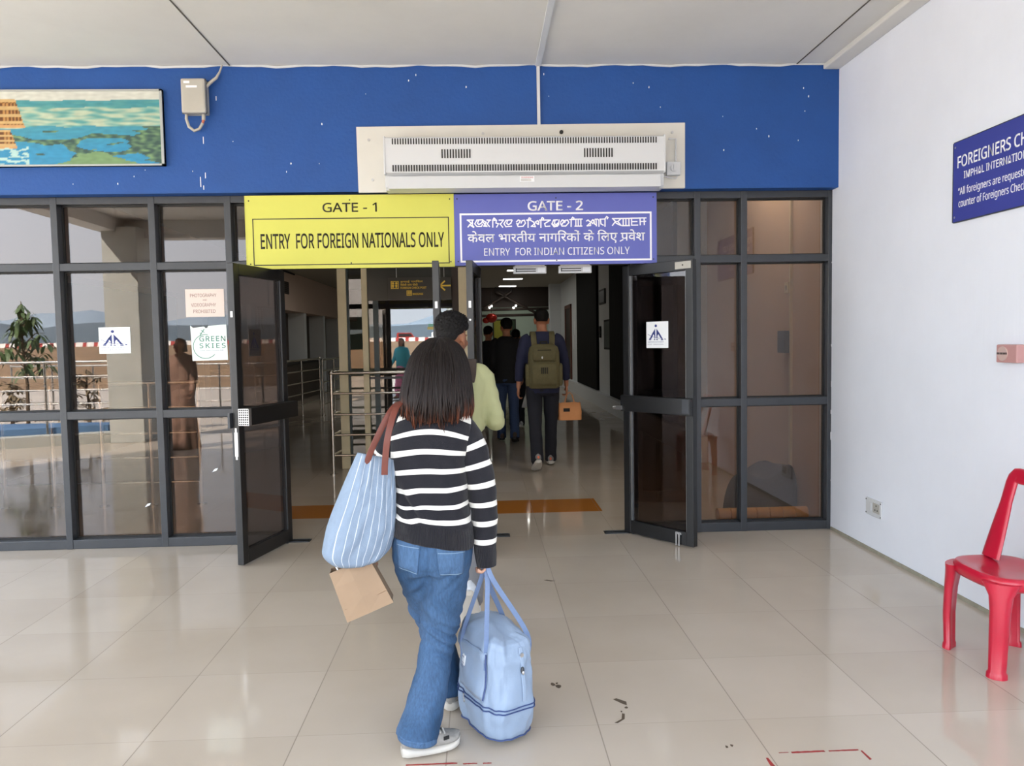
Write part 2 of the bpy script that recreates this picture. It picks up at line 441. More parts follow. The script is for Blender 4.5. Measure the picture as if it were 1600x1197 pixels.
tb.build('tower_bolt', M['alu'], d2)
MB().box(L2-.145, L2-.01, -.030, -.0225, top_z := 1.952, 2.002).build('closer_plate', M['grey_plastic'], d2, bevel=.002)
MB().cyl((L2-.078, -.0305, 1.978), (L2-.078, -.0315, 1.978), .006).build('plate_screw', M['dark'], d2)
d3, L3, e3 = leaf(3, (-.312, .06), (-.290, -.545))
d4, L4, e4 = leaf(4, (-.008, .06), (-.066, -.545))
for d, L in ((d3, L3), (d4, L4)):
    MB().box(L-.001, L+.003, -.008, .008, 1.70, 1.745).cyl((L+.002, 0, 1.62), (L+.004, 0, 1.62), .007).build('strike_clip', M['alu'], d)
# floor springs let into the paving at the pivots
for x, wd, lab in ((-1.42, .23, 'dark floor spring cover plate under the leaf with the perforated push bar end'),
                   (1.01, .19, 'scuffed floor spring plate beside the black open gate leaf'),
                   (.13, .13, 'small floor spring plate next to the striped sweater cuff')):
    fs = thing('floor_spring', lab, 'floor spring', (x, .065, 0), group='floor springs at the gate pivots')
    MB().box(-wd/2, wd/2, -.045, .045, 0, .004).build('cover_plate', M['door_black'], fs)
    r = MB()
    for a in (-1, 1): r.box(-wd/2+.01, wd/2-.01, a*.034-.005, a*.034+.005, .004, .007)
    for i in range(5): r.box(-wd/2+.015+i*.012, -wd/2+.021+i*.012, -.03, .03, .004, .006)
    r.build('rim', M['frame'], fs)

# ------------------------------------------------------------------ interior shell
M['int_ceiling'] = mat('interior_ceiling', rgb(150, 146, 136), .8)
M['int_left'] = mat('interior_pinkish_paint', rgb(196, 176, 164), .75)
M['int_grey'] = mat('interior_grey_paint', rgb(222, 228, 232), .7)
M['black_panel'] = mat('black_textured_panel', rgb(12, 12, 13), .85, spec=.15, var=.5, vscale=18, vstretch=(1, 1.4, .3), bump=1.0, bscale=14, bstretch=(1, 1.2, .25))
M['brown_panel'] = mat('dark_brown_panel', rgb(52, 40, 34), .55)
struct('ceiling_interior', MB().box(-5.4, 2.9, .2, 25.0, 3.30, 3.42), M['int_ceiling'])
struct('wall_interior_right', MB().box(2.66, 2.86, .2, 25.0, 0, 3.32), M['int_grey'])
struct('wall_interior_right_front', MB().box(2.648, 2.66, .2, 3.2, 0, 3.3), M['brown_wall'])
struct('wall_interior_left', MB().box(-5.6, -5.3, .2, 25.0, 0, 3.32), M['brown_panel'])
struct('wall_fascia_left', MB().box(-5.3, -4.8, .2, 25.0, 2.32, 3.32), M['int_left'])
struct('wall_far', MB().box(-5.4, 2.86, 24.6, 24.9, 0, 3.4), mat('pale_green_paint', rgb(176, 196, 184), .7))
struct('beam_interior', MB().box(-5.3, 2.66, 21.0, 21.3, 2.62, 3.3), M['brown_panel'])
struct('baseboard_interior', MB().box(2.54, 2.66, 3.2, 25, 0, .30), M['int_grey'])
pl = MB()
for y in (8.0, 10.6, 13.2, 15.8, 18.4, 21): pl.box(-5.3, -4.86, y, y+.28, 0, 2.32)
struct('pilaster_left', pl, M['int_grey'])
# black textured cladding on the right corridor wall
for i, (y0, y1) in enumerate(((4.6, 9.75), (11.5, 15.0))):
    struct('cladding_%d' % (i+1), MB().box(2.60, 2.66, y0, y1, .32, 3.3), M['black_panel'])
dr = sroot('door_5')
MB().box(2.62, 2.66, 16.6, 16.75, 0, 2.5).box(2.62, 2.66, 18.0, 18.15, 0, 2.5).box(2.62, 2.66, 16.6, 18.15, 2.4, 2.5).build('door_frame', mat('red_brown_door_frame', rgb(96, 48, 36), .5), dr)
MB().box(2.64, 2.66, 16.75, 18.0, 0, 2.4).build('door_leaf', M['brown_panel'], dr)
struct('column_interior', MB().box(2.3, 2.66, 19.6, 20.1, 0, 3.3), M['int_grey'])
# ------------------------------------------------------------------ signs over the gates
def rect_border(x0, x1, z0, z1, t, org, ex, ey, ez, depth, m, parent):
    b = MB()
    for a in ((x0, x1, z0, z0+t), (x0, x1, z1-t, z1), (x0, x0+t, z0+t, z1-t), (x1-t, x1, z0+t, z1-t)):
        b.prism([(a[0], a[2]), (a[1], a[2]), (a[1], a[3]), (a[0], a[3])], org, ex, ey, ez, depth)
    return b.build('border', m, parent)
g1 = thing('gate_sign', 'yellow GATE - 1 sign for foreign nationals with black lettering', 'sign', (-.912, -.11, 2.02), group='signs over the two gates')
O = Vector((-.735, -.012, 0))                              # lower left corner of the face, local
MB().box(-.735, .735, -.010, .010, 0, .505).build('board', M['yellow_sign'], g1)
fe = MB()
for a in ((-.735, .735, -.012, .011, -.006, 0), (-.735, .735, -.012, .011, .505, .511), (-.739, -.735, -.012, .011, -.006, .511), (.735, .739, -.012, .011, -.006, .511)): fe.box(*a)
fe.build('sign_edge', M['yellow_sign'], g1)
for x in (-.70, .66): MB().box(x, x+.04, .01, .10, .2, .3).build('bracket', M['frame'], g1)
F = (EX, EZ, OUT)
lettering('GATE - 1', O+Vector((.542, .002, .390)), *F, .384, .066, M['black_text'], g1, bold=.009)
lettering('ENTRY  FOR FOREIGN NATIONALS ONLY', O+Vector((.100, .002, .135)), *F, 1.30, .108, M['black_text'], g1, bold=.012)
rect_border(.046, 1.437, .018, .35, .007, O+Vector((0, .002, 0)), *F, .0012, M['black_text'], g1)
for x in (.025, .735, 1.445):
    for z in (.03, .475): MB().cyl(O+Vector((x, .002, z)), O+Vector((x, -.001, z)), .005, 8).build('rivet', M['gasket'], g1)

g2 = thing('gate_sign', 'violet blue GATE - 2 sign for Indian citizens with white lettering', 'sign', (.556, -.11, 2.02), group='signs over the two gates')
MB().box(-.73, .735, -.010, .010, 0, .508).build('board', M['violet_sign'], g2)
for x in (-.70, .66): MB().box(x, x+.04, .01, .10, .2, .3).build('bracket', M['frame'], g2)
O = Vector((-.73, -.010, 0))
lettering('GATE - 2', O+Vector((.531, 0, .385)), *F, .40, .070, M['white_text'], g2, bold=.016)
lettering('ENTRY  FOR INDIAN CITIZENS ONLY', O+Vector((.212, 0, .068)), *F, 1.055, .054, M['white_text'], g2, bold=.004)
rect_border(.041, 1.428, .022, .372, .013, O, *F, .0012, M['white_text'], g2)
# Hindi line: the vowel sign that is read after its consonant is typed before it, as it stands on the sign
hi = lettering('\u0915\u0947\u0935\u0932 \u092d\u093e\u0930\u0924\u0940\u092f \u0928\u093e\u0917\u093f\u0930\u0915\u094b\u0902 \u0915\u0947 \u093f\u0932\u090f \u092a\u0935\u0947\u0936',
               O+Vector((.095, 0, .148)), *F, 1.285, .098, M['white_text'], g2, bold=.012)
ra = MB().stroke([(1.218, .172), (1.198, .162)], .008, O, *F, .0015)
ra.build('lettering', M['white_text'], g2)
# Meetei Mayek line, traced stroke by stroke: (x, y) in tenths of a photo pixel from (710, 325)
ST = [[(195,192),(292,190)], [(205,195),(258,240),(205,300)], [(228,262),(292,305)], [(275,195),(272,270),(298,300)], [(258,240),(280,235)],
 [(440,185),(345,190),(312,250),(345,292),(415,290),(430,255)], [(372,195),(355,240),(375,262),(415,235)], [(415,235),(440,195)],
 [(430,190),(490,225),(450,285),(500,290),(430,210)], [(500,190),(560,190)], [(540,195),(505,250),(540,292)],
 [(590,300),(592,190),(612,158),(632,175),(620,195)], [(590,190),(650,190)], [(650,195),(640,235),(680,245),(650,298)],
 [(690,190),(760,188),(720,240),(705,250),(745,300)], [(890,185),(800,190),(765,245),(795,292),(885,285)], [(822,195),(808,240),(835,262),(875,235)], [(870,235),(892,195)],
 [(960,215),(990,185),(1020,200),(985,255),(965,240),(985,290),(1060,285),(1100,235),(1085,190),(1050,195),(1030,235)],
 [(1140,300),(1142,185),(1160,150),(1182,165),(1170,185)], [(1120,188),(1180,186)],
 [(1180,190),(1225,215),(1255,290),(1190,285),(1235,250),(1255,225)], [(1255,215),(1290,195),(1310,225),(1290,250),(1272,230)], [(1310,200),(1305,255)],
 [(1340,300),(1342,185),(1362,145),(1384,160),(1370,185)], [(1320,186),(1384,184)],
 [(1390,185),(1490,185),(1400,240),(1410,285),(1480,280)], [(1600,180),(1540,185),(1512,245),(1545,290),(1600,280),(1612,245)], [(1560,195),(1552,240),(1580,258),(1605,230)]]
ST2 = [[(20,230),(60,262),(110,245),(118,170)], [(140,205),(165,170),(195,180),(160,240),(140,225),(160,262),(215,260),(262,210),(245,172),(215,175),(200,210)],
 [(295,268),(297,165),(318,130),(338,145),(325,165)], [(275,165),(340,163)], [(350,160),(460,158)], [(365,160),(365,262)], [(400,160),(400,262)], [(438,160),(438,262)], [(350,262),(455,260)],
 [(522,185),(545,170),(580,200),(582,250),(530,255),(575,215)], [(590,195),(615,165),(635,195),(615,222),(598,205)], [(635,170),(640,225),(660,240)], [(665,158),(668,255)], [(650,158),(690,157)], [(690,157),(706,175),(706,262)],
 [(730,158),(735,225),(770,245)], [(720,157),(790,155)], [(795,262),(797,150),(820,118),(842,132),(828,152)],
 [(905,148),(1040,145)], [(915,150),(950,190),(905,248)], [(940,200),(1000,235),(1030,245)], [(950,190),(985,188)], [(1030,150),(985,190),(1035,248)],
 [(1050,145),(1170,142)], [(1065,145),(1065,250)], [(1105,145),(1105,250)], [(1150,143),(1150,250)], [(1050,250),(1160,248)],
 [(1180,140),(1290,138)], [(1190,140),(1190,245)], [(1190,190),(1270,188)], [(1190,242),(1280,240)], [(1300,136),(1405,134)], [(1315,136),(1318,238)], [(1320,188),(1400,184)], [(1375,136),(1378,235)]]
mm = MB()
def sgn(px, py):
    u = (px-709)/317; top = 304-(px-709)*.0145; bot = 416-(px-709)*.0190
    return u*1.465, .508*(bot-py)/(bot-top)
k_ = 0
for L, fx in [(q, 10) for q in ST]+[(q, 9.41) for q in ST2]:
    for a, b in zip(L[:-1], L[1:]):
        k_ += 1; mm.stroke([sgn((710 if fx == 10 else 860)+x/fx, 325+y/fx) for x, y in (a, b)], .0085, O, *F, .0010+.00002*(k_ % 40))
mm.build('lettering', M['white_text'], g2)
for x in (.025, .735, 1.44):
    for z in (.03, .475): MB().cyl(O+Vector((x, 0, z)), O+Vector((x, -.003, z)), .005, 8).build('rivet', M['gasket'], g2)

# ------------------------------------------------------------------ air curtain on its white board
bd = thing('backing_board', 'white laminate backing board on the blue band behind the air curtain', 'board', (.326, -.112, 2.553))
MB().prism([(-1.172, -.008), (1.172, .004), (1.174, .468), (-1.176, .452)], (0, .010, 0), EX, EZ, OUT, .024).build('panel', M['white_board'], bd)
for x, z in ((-1.09, .36), (-1.07, .08), (-.28, .40), (1.08, .40), (1.08, .10)): MB().cyl((x, -.014, z), (x, -.019, z), .010, 10).build('screw', M['alu'], bd)
MB().cyl((.28, -.014, .405), (.28, -.026, .405), .014, 12).build('bolt', M['dark'], bd)
ac = thing('air_curtain', 'white slotted air curtain unit above the two gates', 'air curtain', (.335, -.2035, 2.53))
prof = [(-.08, .095), (-.12, .11), (-.125, .345), (-.105, .352), (.075, .352), (.075, .005), (-.06, .0), (-.075, .02)]
MB().prism(prof, (-.972, 0, 0), EY, EZ, EX, 1.944).build('housing', M['white_plastic'], ac, bevel=.004)
MB().prism([(-.126, .0), (-.118, .085), (-.05, .09), (.04, .09), (.04, 0)], (-.945, 0, 0), EY, EZ, EX, 1.885).build('nozzle', M['white_plastic'], ac, bevel=.003)
for x0 in (-.974, .962):
    MB().box(x0, x0+.012, -.128, .076, .098, .356).build('end_cap', M['white_plastic'], ac, bevel=.003)
for z0, z1 in ((.300, .340), (.118, .160)):
    gm = MB()
    for i in range(102):
        x = -.915+i*.0180
        gm.box(x, x+.0085, -.1262, -.118, z0, z1)
    gm.build('grille', M['dark'], ac)
for x0 in (-.578, .405):
    gm = MB()
    for i in range(11): gm.box(x0+i*.019, x0+i*.019+.0085, -.1262, -.118, .205, .265)
    gm.build('grille', M['dark'], ac)
wlb = MB().box(-.042, .058, -.1285, -.118, .040, .078).build('warning_label', M['paper'], ac)
lettering('WARNING', (-.034, -.1285, .064), *F, .084, .009, M['red_text'], wlb)
tl = MB()
for i in range(4): tl.box(-.036, .05-random.uniform(0, .02), -.1290, -.1285, .044+i*.0045, .0462+i*.0045)
tl.build('fine_print', M['grey_plastic'], wlb)
sw = thing('isolator_switch', 'small white isolator switch box beside the air curtain', 'switch', (1.405, -.140, 2.64))
MB().box(-.05, .05, -.035, .004, 0, .095).build('box', M['white_plastic'], sw, bevel=.005)
MB().cyl((0, -.035, .05), (0, -.047, .05), .026, 20).box(-.005, .005, -.056, -.045, .03, .07).build('rotary_knob', M['white_plastic'], sw)
MB().tube([(.02, -.01, .1), (.022, -.006, .26), (.01, -.006, .262), (-.03, -.006, .262)], .006, 8).build('cable', M['white_plastic'], sw)
MB().tube([(.035, -.01, 0), (.02, -.01, -.02), (-.03, -.01, -.012), (-.09, -.01, .005)], .005, 8).build('cable', M['white_plastic'], sw)
cdt = thing('cable_conduit', 'thin white conduit running down from the ceiling to the air curtain', 'conduit', (.447, -.112, 2.96))
MB().box(-.011, .011, -.012, .012, 0, .474).build('trunking', M['white_plastic'], cdt, bevel=.002)
MB().box(-.020, .020, -5.9, -.012, .462, .4765).build('ceiling_run', M['white_plastic'], cdt, bevel=.002)

# ------------------------------------------------------------------ picture panel with the lake landscape
pp = thing('picture_panel', 'framed lake landscape picture with brown tiered umbrellas on the blue band', 'picture', (-2.95, -.115, 2.745))
PW0, PW1, PH = -.75, .76, .525
MB().box(PW0, PW1, -.012, .012, 0, PH).build('backing', M['frame'], pp)
fr = MB()
for a in ((PW0, PW1, 0, .012), (PW0, PW1, PH-.012, PH), (PW1-.018, PW1, 0, PH), (PW0, PW0+.018, 0, PH)): fr.box(a[0], a[1], -.022, .012, a[2], a[3])
fr.build('picture_frame', mat('silver_grey_frame', rgb(170, 176, 176), .4, metal=.4), pp)
def pic(u, v):
    """colour of the printed picture at u (0 left..1 right), v (0 bottom..1 top)"""
    n1 = mnoise.noise((u*9, v*26, 3)); n2 = mnoise.noise((u*5, v*11, 8)); n3 = mnoise.noise((u*22, v*30, 1))
    sky = Vector((232, 236, 226)); far = Vector((70, 160, 176)); pale = Vector((206, 224, 196)); teal = Vector((96, 176, 176)); water = Vector((52, 160, 210)); isl = Vector((62, 98, 92)); grn = Vector((132, 172, 120))
    if v > .88+.02*n2: c = sky
    elif v > .78+.03*n2: c = far.lerp(teal, .5+.8*n1)
    elif v > .52+.04*n2: c = pale.lerp(teal, min(1, max(0, .35+1.3*n1)))
    else:
        c = water.lerp(teal, min(1, max(0, (v-.2)*1.6)))
        ring = abs(math.hypot((u-.66)/.23, (v-.27)/.12)-1)
        if ring < .22+.25*n2 or (n2 > .28 and v < .46) or (u > .80+.5*abs(v-.32)+.10*n1): c = isl.lerp(grn, min(1, max(0, .3+1.2*n3)))
        if v < .20-.75*abs(u-.58)+.06*n1: c = grn
    # tiered ceremonial umbrellas at the left of the print
    for cx, top, b0, hw in ((.02, .90, .50, .125), (.0, .48, .22, .09)):
        if b0 < v < top:
            t = (top-v)/(top-b0); wdt = hw*(.55+.45*t)
            if abs(u-cx) < wdt:
                k = (t*4) % 1.0; c = Vector((226, 190, 128)) if k < .45 else (Vector((120, 74, 34)) if (int(u*90)+int(t*8)) % 2 else Vector((204, 150, 84)))
                if t > .88: c = Vector((232, 180, 120))
    if u < .16 and v < .20+.1*n3: c = Vector((190, 230, 226)) if n3 > 0 else c
    s = (1+.08*n3)*.84
    return [lin(min(255, max(0, q*s))/255) for q in c] + [1]
NU, NV = 190, 74; x0, x1 = PW0+.02, PW1-.018; z0, z1 = .012, PH-.012
gv = [(x0+(x1-x0)*i/NU, -.0135, z0+(z1-z0)*j/NV) for j in range(NV+1) for i in range(NU+1)]
gf = [(j*(NU+1)+i, j*(NU+1)+i+1, (j+1)*(NU+1)+i+1, (j+1)*(NU+1)+i) for j in range(NV) for i in range(NU)]
pb = MB().add(gv, gf)
po = pb.build('print', mat('printed_picture', (1,1,1,1), .3, attr='col'), pp, fix=False)
ca = po.data.color_attributes.new('col', 'FLOAT_COLOR', 'POINT')
ca.data.foreach_set('color', np.array([pic(min(1, max(0, (v[0]+.34)/1.08)), (v[2]-z0)/(z1-z0)) for v in gv], dtype=np.float32).ravel())

# ------------------------------------------------------------------ junction box and cable
jb = thing('junction_box', 'beige junction box with looped cable on the blue band', 'junction box', (-1.955, -.12, 3.09))
MB().box(-.083, .083, -.075, .02, 0, .235).build('box', M['grey_plastic'], jb, bevel=.014)
MB().box(-.086, .086, -.052, -.044, -.003, .238).build('lid_seam', M['frame'], jb, bevel=.01)
MB().box(-.045, .03, -.0765, -.074, .17, .185).box(-.06, -.02, -.0765, -.074, .20, .215).build('label_remnant', M['white_text'], jb)
MB().tube([(-.062, -.03, .02), (-.066, -.03, -.03), (-.05, -.03, -.085), (-.015, -.03, -.112), (.02, -.03, -.10), (.045, -.03, -.06)], .0105, 10).build('cable', M['grey_plastic'], jb, smooth=True)
MB().cyl((.045, -.03, -.06), (.052, -.03, -.035), .009, 8).build('cable_end', mat('orange_core', rgb(196, 110, 80), .5), jb)
MB().cyl((.052, -.03, -.04), (.053, -.03, .01), .013, 10).build('gland', M['grey_plastic'], jb)
MB().tube([(.07, -.03, .18), (.105, -.03, .215), (.15, -.03, .25), (.175, -.03, .29), (.19, -.02, .34)], [.012, .012, .010, .007, .006], 10).build('cable', M['grey_plastic'], jb, smooth=True)

# ------------------------------------------------------------------ magnetic locks under the gate head
for x, lab in ((.374, 'white magnetic lock under the sign, the one nearer the gate post'), (.71, 'white magnetic lock under the sign, the one nearer the black leaf')):
    em = thing('magnetic_lock', lab, 'magnetic lock', (x, .03, 1.968), group='magnetic locks on the gate head')
    MB().box(-.122, .122, -.022, .022, 0, .054).build('housing', M['white_plastic'], em, bevel=.003)
    MB().box(-.10, .045, -.024, -.021, .030, .036).box(-.10, .045, -.024, -.021, .014, .020).box(-.105, -.099, -.024, -.021, .012, .04).build('slot', M['dark'], em)
    MB().box(.058, .112, -.0235, -.022, .010, .044).build('rating_label', M['paper'], em)
    MB().box(-.11, .11, -.02, .02, .054, .063).build('bracket', M['alu'], em)

# ------------------------------------------------------------------ notices stuck to the glass
navy = mat('navy_print', rgb(36, 52, 120), .5); pgrey = mat('grey_print', rgb(120, 124, 150), .6)
def logo_notice(lab, x, y, z, wd, ht, parent=None, rot=None):
    t = thing('paper_notice', lab, 'notice', group='square notices with a blue logo')
    MB().box(0, wd, -.0012, 0, 0, ht).build('sheet', M['paper'], t)
    o = Vector((0, -.0012, 0)); b = MB(); k = wd/1.0; h = ht/1.0
    b.prism([(k*(.44+.052*math.cos(a)), h*(.84+.055*math.sin(a))) for a in np.linspace(0, 2*PI, 17)[:-1]], o, EX, EZ, OUT, .0004)
    for P in ([(.41, .74), (.415, .42), (.40, .36), (.375, .36), (.37, .47), (.30, .56)], [(.40, .72), (.27, .55), (.20, .42), (.12, .34), (.22, .34), (.30, .46)],
              [(.47, .74), (.465, .42), (.48, .36), (.51, .36), (.51, .47), (.58, .55)], [(.48, .72), (.62, .55), (.72, .40), (.78, .34), (.68, .34), (.56, .52)],
              [(.10, .30), (.14, .335), (.23, .335), (.21, .30)], [(.35, .30), (.36, .35), (.41, .345), (.41, .30)], [(.46, .30), (.46, .345), (.53, .33), (.54, .30)], [(.66, .29), (.68, .33), (.78, .33), (.78, .29)], [(.83, .32), (.84, .36), (.90, .33), (.88, .31)]):
        b.prism([(px*k, py*h) for px, py in P], o, EX, EZ, OUT, .0004)
    b.stroke([(.07*k, .53*h), (.20*k, .46*h), (.40*k, .40*h), (.62*k, .36*h)], .006*k*2, o, EX, EZ, OUT, .0004)
    b.build('logo', navy, t)
    lettering('AIRPORTS AUTHORITY', o+Vector((.07*k, 0, .205*h)), *F, .74*k, .045*h, navy, t, depth=.0004)
    lettering('OF INDIA', o+Vector((.07*k, 0, .12*h)), *F, .72*k, .035*h, pgrey, t, depth=.0004)
    return t
n1 = logo_notice('white square logo notice on the glass beside the reflected tree', 0, 0, 0, .227, .192)
n1.location = (-2.798, .0735, 1.431)
n2 = logo_notice('white square logo notice on the black open gate leaf', 0, 0, 0, .20, .19)
n2.rotation_euler = d2.rotation_euler; n2.location = d2.location + e2*.215 + Vector((e2.y, -e2.x, 0))*.0045 + Vector((0, 0, 1.405))
n3_ = logo_notice('square logo notice seen through the tinted glass of the open leaf', 0, 0, 0, .15, .185)
n3_.rotation_euler = (0, 0, d1.rotation_euler.z+PI); n3_.location = d1.location + e1*.46 + Vector((e1.y, -e1.x, 0))*.0045 + Vector((0, 0, 1.40))
nt_ = thing('paper_notice', 'pale pink photography and videography prohibited notice on the glass', 'notice', (-2.162, .0735, 1.689))
MB().box(0, .28, -.0012, 0, 0, .203).build('sheet', mat('pinkish_paper', rgb(228, 212, 204), .7), nt_)
brn = mat('brown_print', rgb(120, 84, 74), .6)
for s, x, z, wd, h in (('PHOTOGRAPHY', .035, .145, .19, .026), ('AND', .125, .118, .03, .012), ('VIDEOGRAPHY', .04, .075, .18, .026), ('PROHIBITED', .055, .028, .16, .026)):
    lettering(s, (x, -.0012, z), *F, wd, h, brn, nt_, depth=.0004)
gs = thing('poster', 'white GREEN SKIES poster with a torn edge on the glass', 'poster', (-2.135, .0735, 1.366))
MB().prism([(.008, 0), (.266, .004), (.262, .265), (.13, .257), (.125, .243), (.11, .24), (.10, .252), (.02, .243), (0, .262)], (0, 0, 0), EX, EZ, OUT, .0012).build('sheet', mat('poster_paper', rgb(232, 246, 244), .6), gs)
grn_ = mat('teal_green_print', rgb(78, 140, 120), .6); o = Vector((0, -.0012, 0))
lettering('GREEN', o+Vector((.062, 0, .142)), *F, .19, .040, grn_, gs, depth=.0004, bold=.01, spacing=1.15)
lettering('SKIES', o+Vector((.062, 0, .092)), *F, .19, .038, grn_, gs, depth=.0004, bold=.01, spacing=1.3)
lettering('SAFE AND CLEAN AIR', o+Vector((.065, 0, .072)), *F, .17, .008, pgrey, gs, depth=.0004)
rg = MB(); rg.stroke([(.105+.088*math.cos(a), .105+.088*math.sin(a)) for a in np.linspace(math.radians(78), math.radians(318), 40)], .005, o, *F, .0004)
rg.stroke([(.07, .19), (.10, .232)], .006, o, *F, .0004); rg.stroke([(.08, .225), (.10, .208)], .005, o, *F, .0004); rg.stroke([(.068, .205), (.08, .198)], .004, o, *F, .0004)
rg.build('emblem', grn_, gs)
# torn paper scraps left on the panes
for x, z, lab in ((-2.018, .535, 'torn white paper scrap on the glass beside the open leaf'), (-2.52, .285, 'triangular paper scrap low on the glass beside the second mullion')):
    tag(MB().prism([(0, 0), (.035, .012), (.045, .03), (.02, .024)], (x, .0735, z), EX, EZ, OUT, .0008).build('paper_scrap', M['paper']), lab, 'paper scrap')

# ------------------------------------------------------------------ right wall: sign, sounder, sockets
RW = (Vector((0,-1,0)), EZ, Vector((-1,0,0)))
ws = thing('wall_sign', 'dark blue FOREIGNERS CHECK POST sign on the white wall', 'sign', (2.634, -2.04, 2.088))
MB().box(-.006, .006, -.545, .545, 0, .43).build('board', M['navy_sign'], ws)
MB().box(-.0065, .006, .545, .552, 0, .43).box(-.0065, .006, -.545, .545, -.005, 0).box(-.0065, .006, -.545, .545, .43, .435).build('sign_edge', M['frame'], ws)
o = Vector((-.006, .545, 0))
def wl_(s, d, z, wd, h, **k): lettering(s, o+Vector((0, -d, z)), *RW, wd, h, M['white_text'], ws, depth=.0008, **k)
wl_('FOREIGNERS CHECK POST', .035, .288, .87, .064, bold=.012)
wl_('IMPHAL INTERNATIONAL AIRPORT', .092, .222, .74, .040, bold=.008)
wl_('\u201cAll foreigners are requested to report at', .045, .128, .78, .054)
wl_('counter of Foreigners Check Post.\u201d', .05, .062, .64, .055)
for y in (.53, -.53):
    for z in (.025, .405): MB().cyl((-.006, y, z), (-.008, y, z), .006, 8).build('rivet', M['alu'], ws)
hs_ = thing('alarm_sounder', 'faded pink alarm sounder box on the white wall', 'alarm', (2.64, -1.99, 1.326))
pk = mat('faded_red_plastic', rgb(184, 140, 138), .55)
MB().box(-.042, 0, -.075, .073, 0, .09).build('housing', pk, hs_, bevel=.006)
MB().cyl((-.042, .022, .045), (-.047, .022, .045), .036, 24).build('dial_plate', mat('pale_pink_plastic', rgb(196, 170, 164), .5), hs_)
sl = MB()
for i in range(7): sl.box(-.0485, -.0465, -.012+i*.011, -.006+i*.011, .041, .051)
sl.build('sound_slot', M['dark'], hs_)
so = thing('socket_plate', 'white power socket plate low on the white wall', 'socket', (2.64, -.662, .248))
MB().box(-.012, 0, -.100, .100, 0, .115).build('plate', M['white_plastic'], so, bevel=.004)
MB().box(-.016, -.012, -.085, .0, .03, .095).build('socket_face', M['grey_plastic'], so, bevel=.002)
MB().box(-.018, -.012, .02, .06, .035, .09).build('rocker', M['white_plastic'], so, bevel=.002)
for y, z in ((-.045, .08), (-.03, .05), (-.06, .05)): MB().cyl((-.0155, y, z), (-.0165, y, z), .006, 8).build('hole', M['dark'], so)
for y in (-.095, .095):
    for z in (.012, .103): MB().cyl((-.012, y, z), (-.0135, y, z), .005, 8).build('screw', M['dark'], so)

# ------------------------------------------------------------------ red plastic chair
ch_ = thing('plastic_chair', 'glossy red plastic chair against the white wall', 'chair', (2.33, -2.40, 0))
red = mat('red_plastic', rgb(186, 26, 54), .28, var=.06, vscale=5, coat=.2)
def sup(a, b, n, e=3.2):
    out = []
    for i in range(n):
        t = 2*PI*i/n; c, s = math.cos(t), math.sin(t)
        out.append((a*math.copysign(abs(c)**(2/e), c), b*math.copysign(abs(s)**(2/e), s)))
    return out
rings = []
for sc_, z in ((.98, .372), (1.04, .385), (1.05, .415), (1.0, .43), (.93, .430), (.7, .423), (.4, .416), (.1, .414)):
    rings.append([Vector((x*sc_, y*sc_, z + (.006 if sc_ > .9 else 0)*0)) for x, y in sup(.165, .195, 40)])
MB().loft(rings).build('seat', red, ch_, smooth=True, angle=60)
for sx, sy in ((-1, 1), (-1, -1), (1, 1), (1, -1)):
    top = Vector((sx*.135, sy*.165, .41)); ft = Vector((-.155 if sx < 0 else .155, sy*.172, 0))
    rg_ = []
    out = Vector((sx*.6, sy*.8, 0)).normalized(); tng = Vector((-out.y, out.x, 0))
    for t, wd_, th in ((0, .075, .030), (.06, .062, .028), (.14, .046, .026), (.3, .040, .022), (.6, .037, .020), (.93, .034, .018), (.95, .040, .021), (1, .041, .022)):
        c = top.lerp(ft, t) + out*(.02*math.sin(PI*min(1, t*1.1))*.6)
        rg_.append([c + tng*a + out*(b - .012*(a/wd_)**2) for a, b in sup(wd_, th, 20, 2.6)])
    MB().loft(rg_).build('leg', red, ch_, smooth=True, angle=60)
path = []
for i in range(41):
    t = i/40; a = PI*t
    y = .165*math.cos(a); y = math.copysign(min(.15, abs(y)*1.25), y)
    h = .43+.385*min(1, math.sin(a)*1.35)**.8
    path.append(Vector((.03+.105*((h-.43)/.385), y, h)))
rg_ = []
for i, p in enumerate(path):
    tg = (path[min(i+1, 40)]-path[max(i-1, 0)]).normalized(); nx = Vector((1, 0, -.28)).normalized(); nx = (nx-tg*nx.dot(tg)).normalized(); b = tg.cross(nx)
    wd_ = .036 if 6 < i < 34 else .036+.004*(6-min(i, 40-i))
    rg_.append([p + b*u + nx*v for u, v in sup(wd_, .011, 16, 2.6)])
MB().loft(rg_).build('backrest', red, ch_, smooth=True, angle=60)

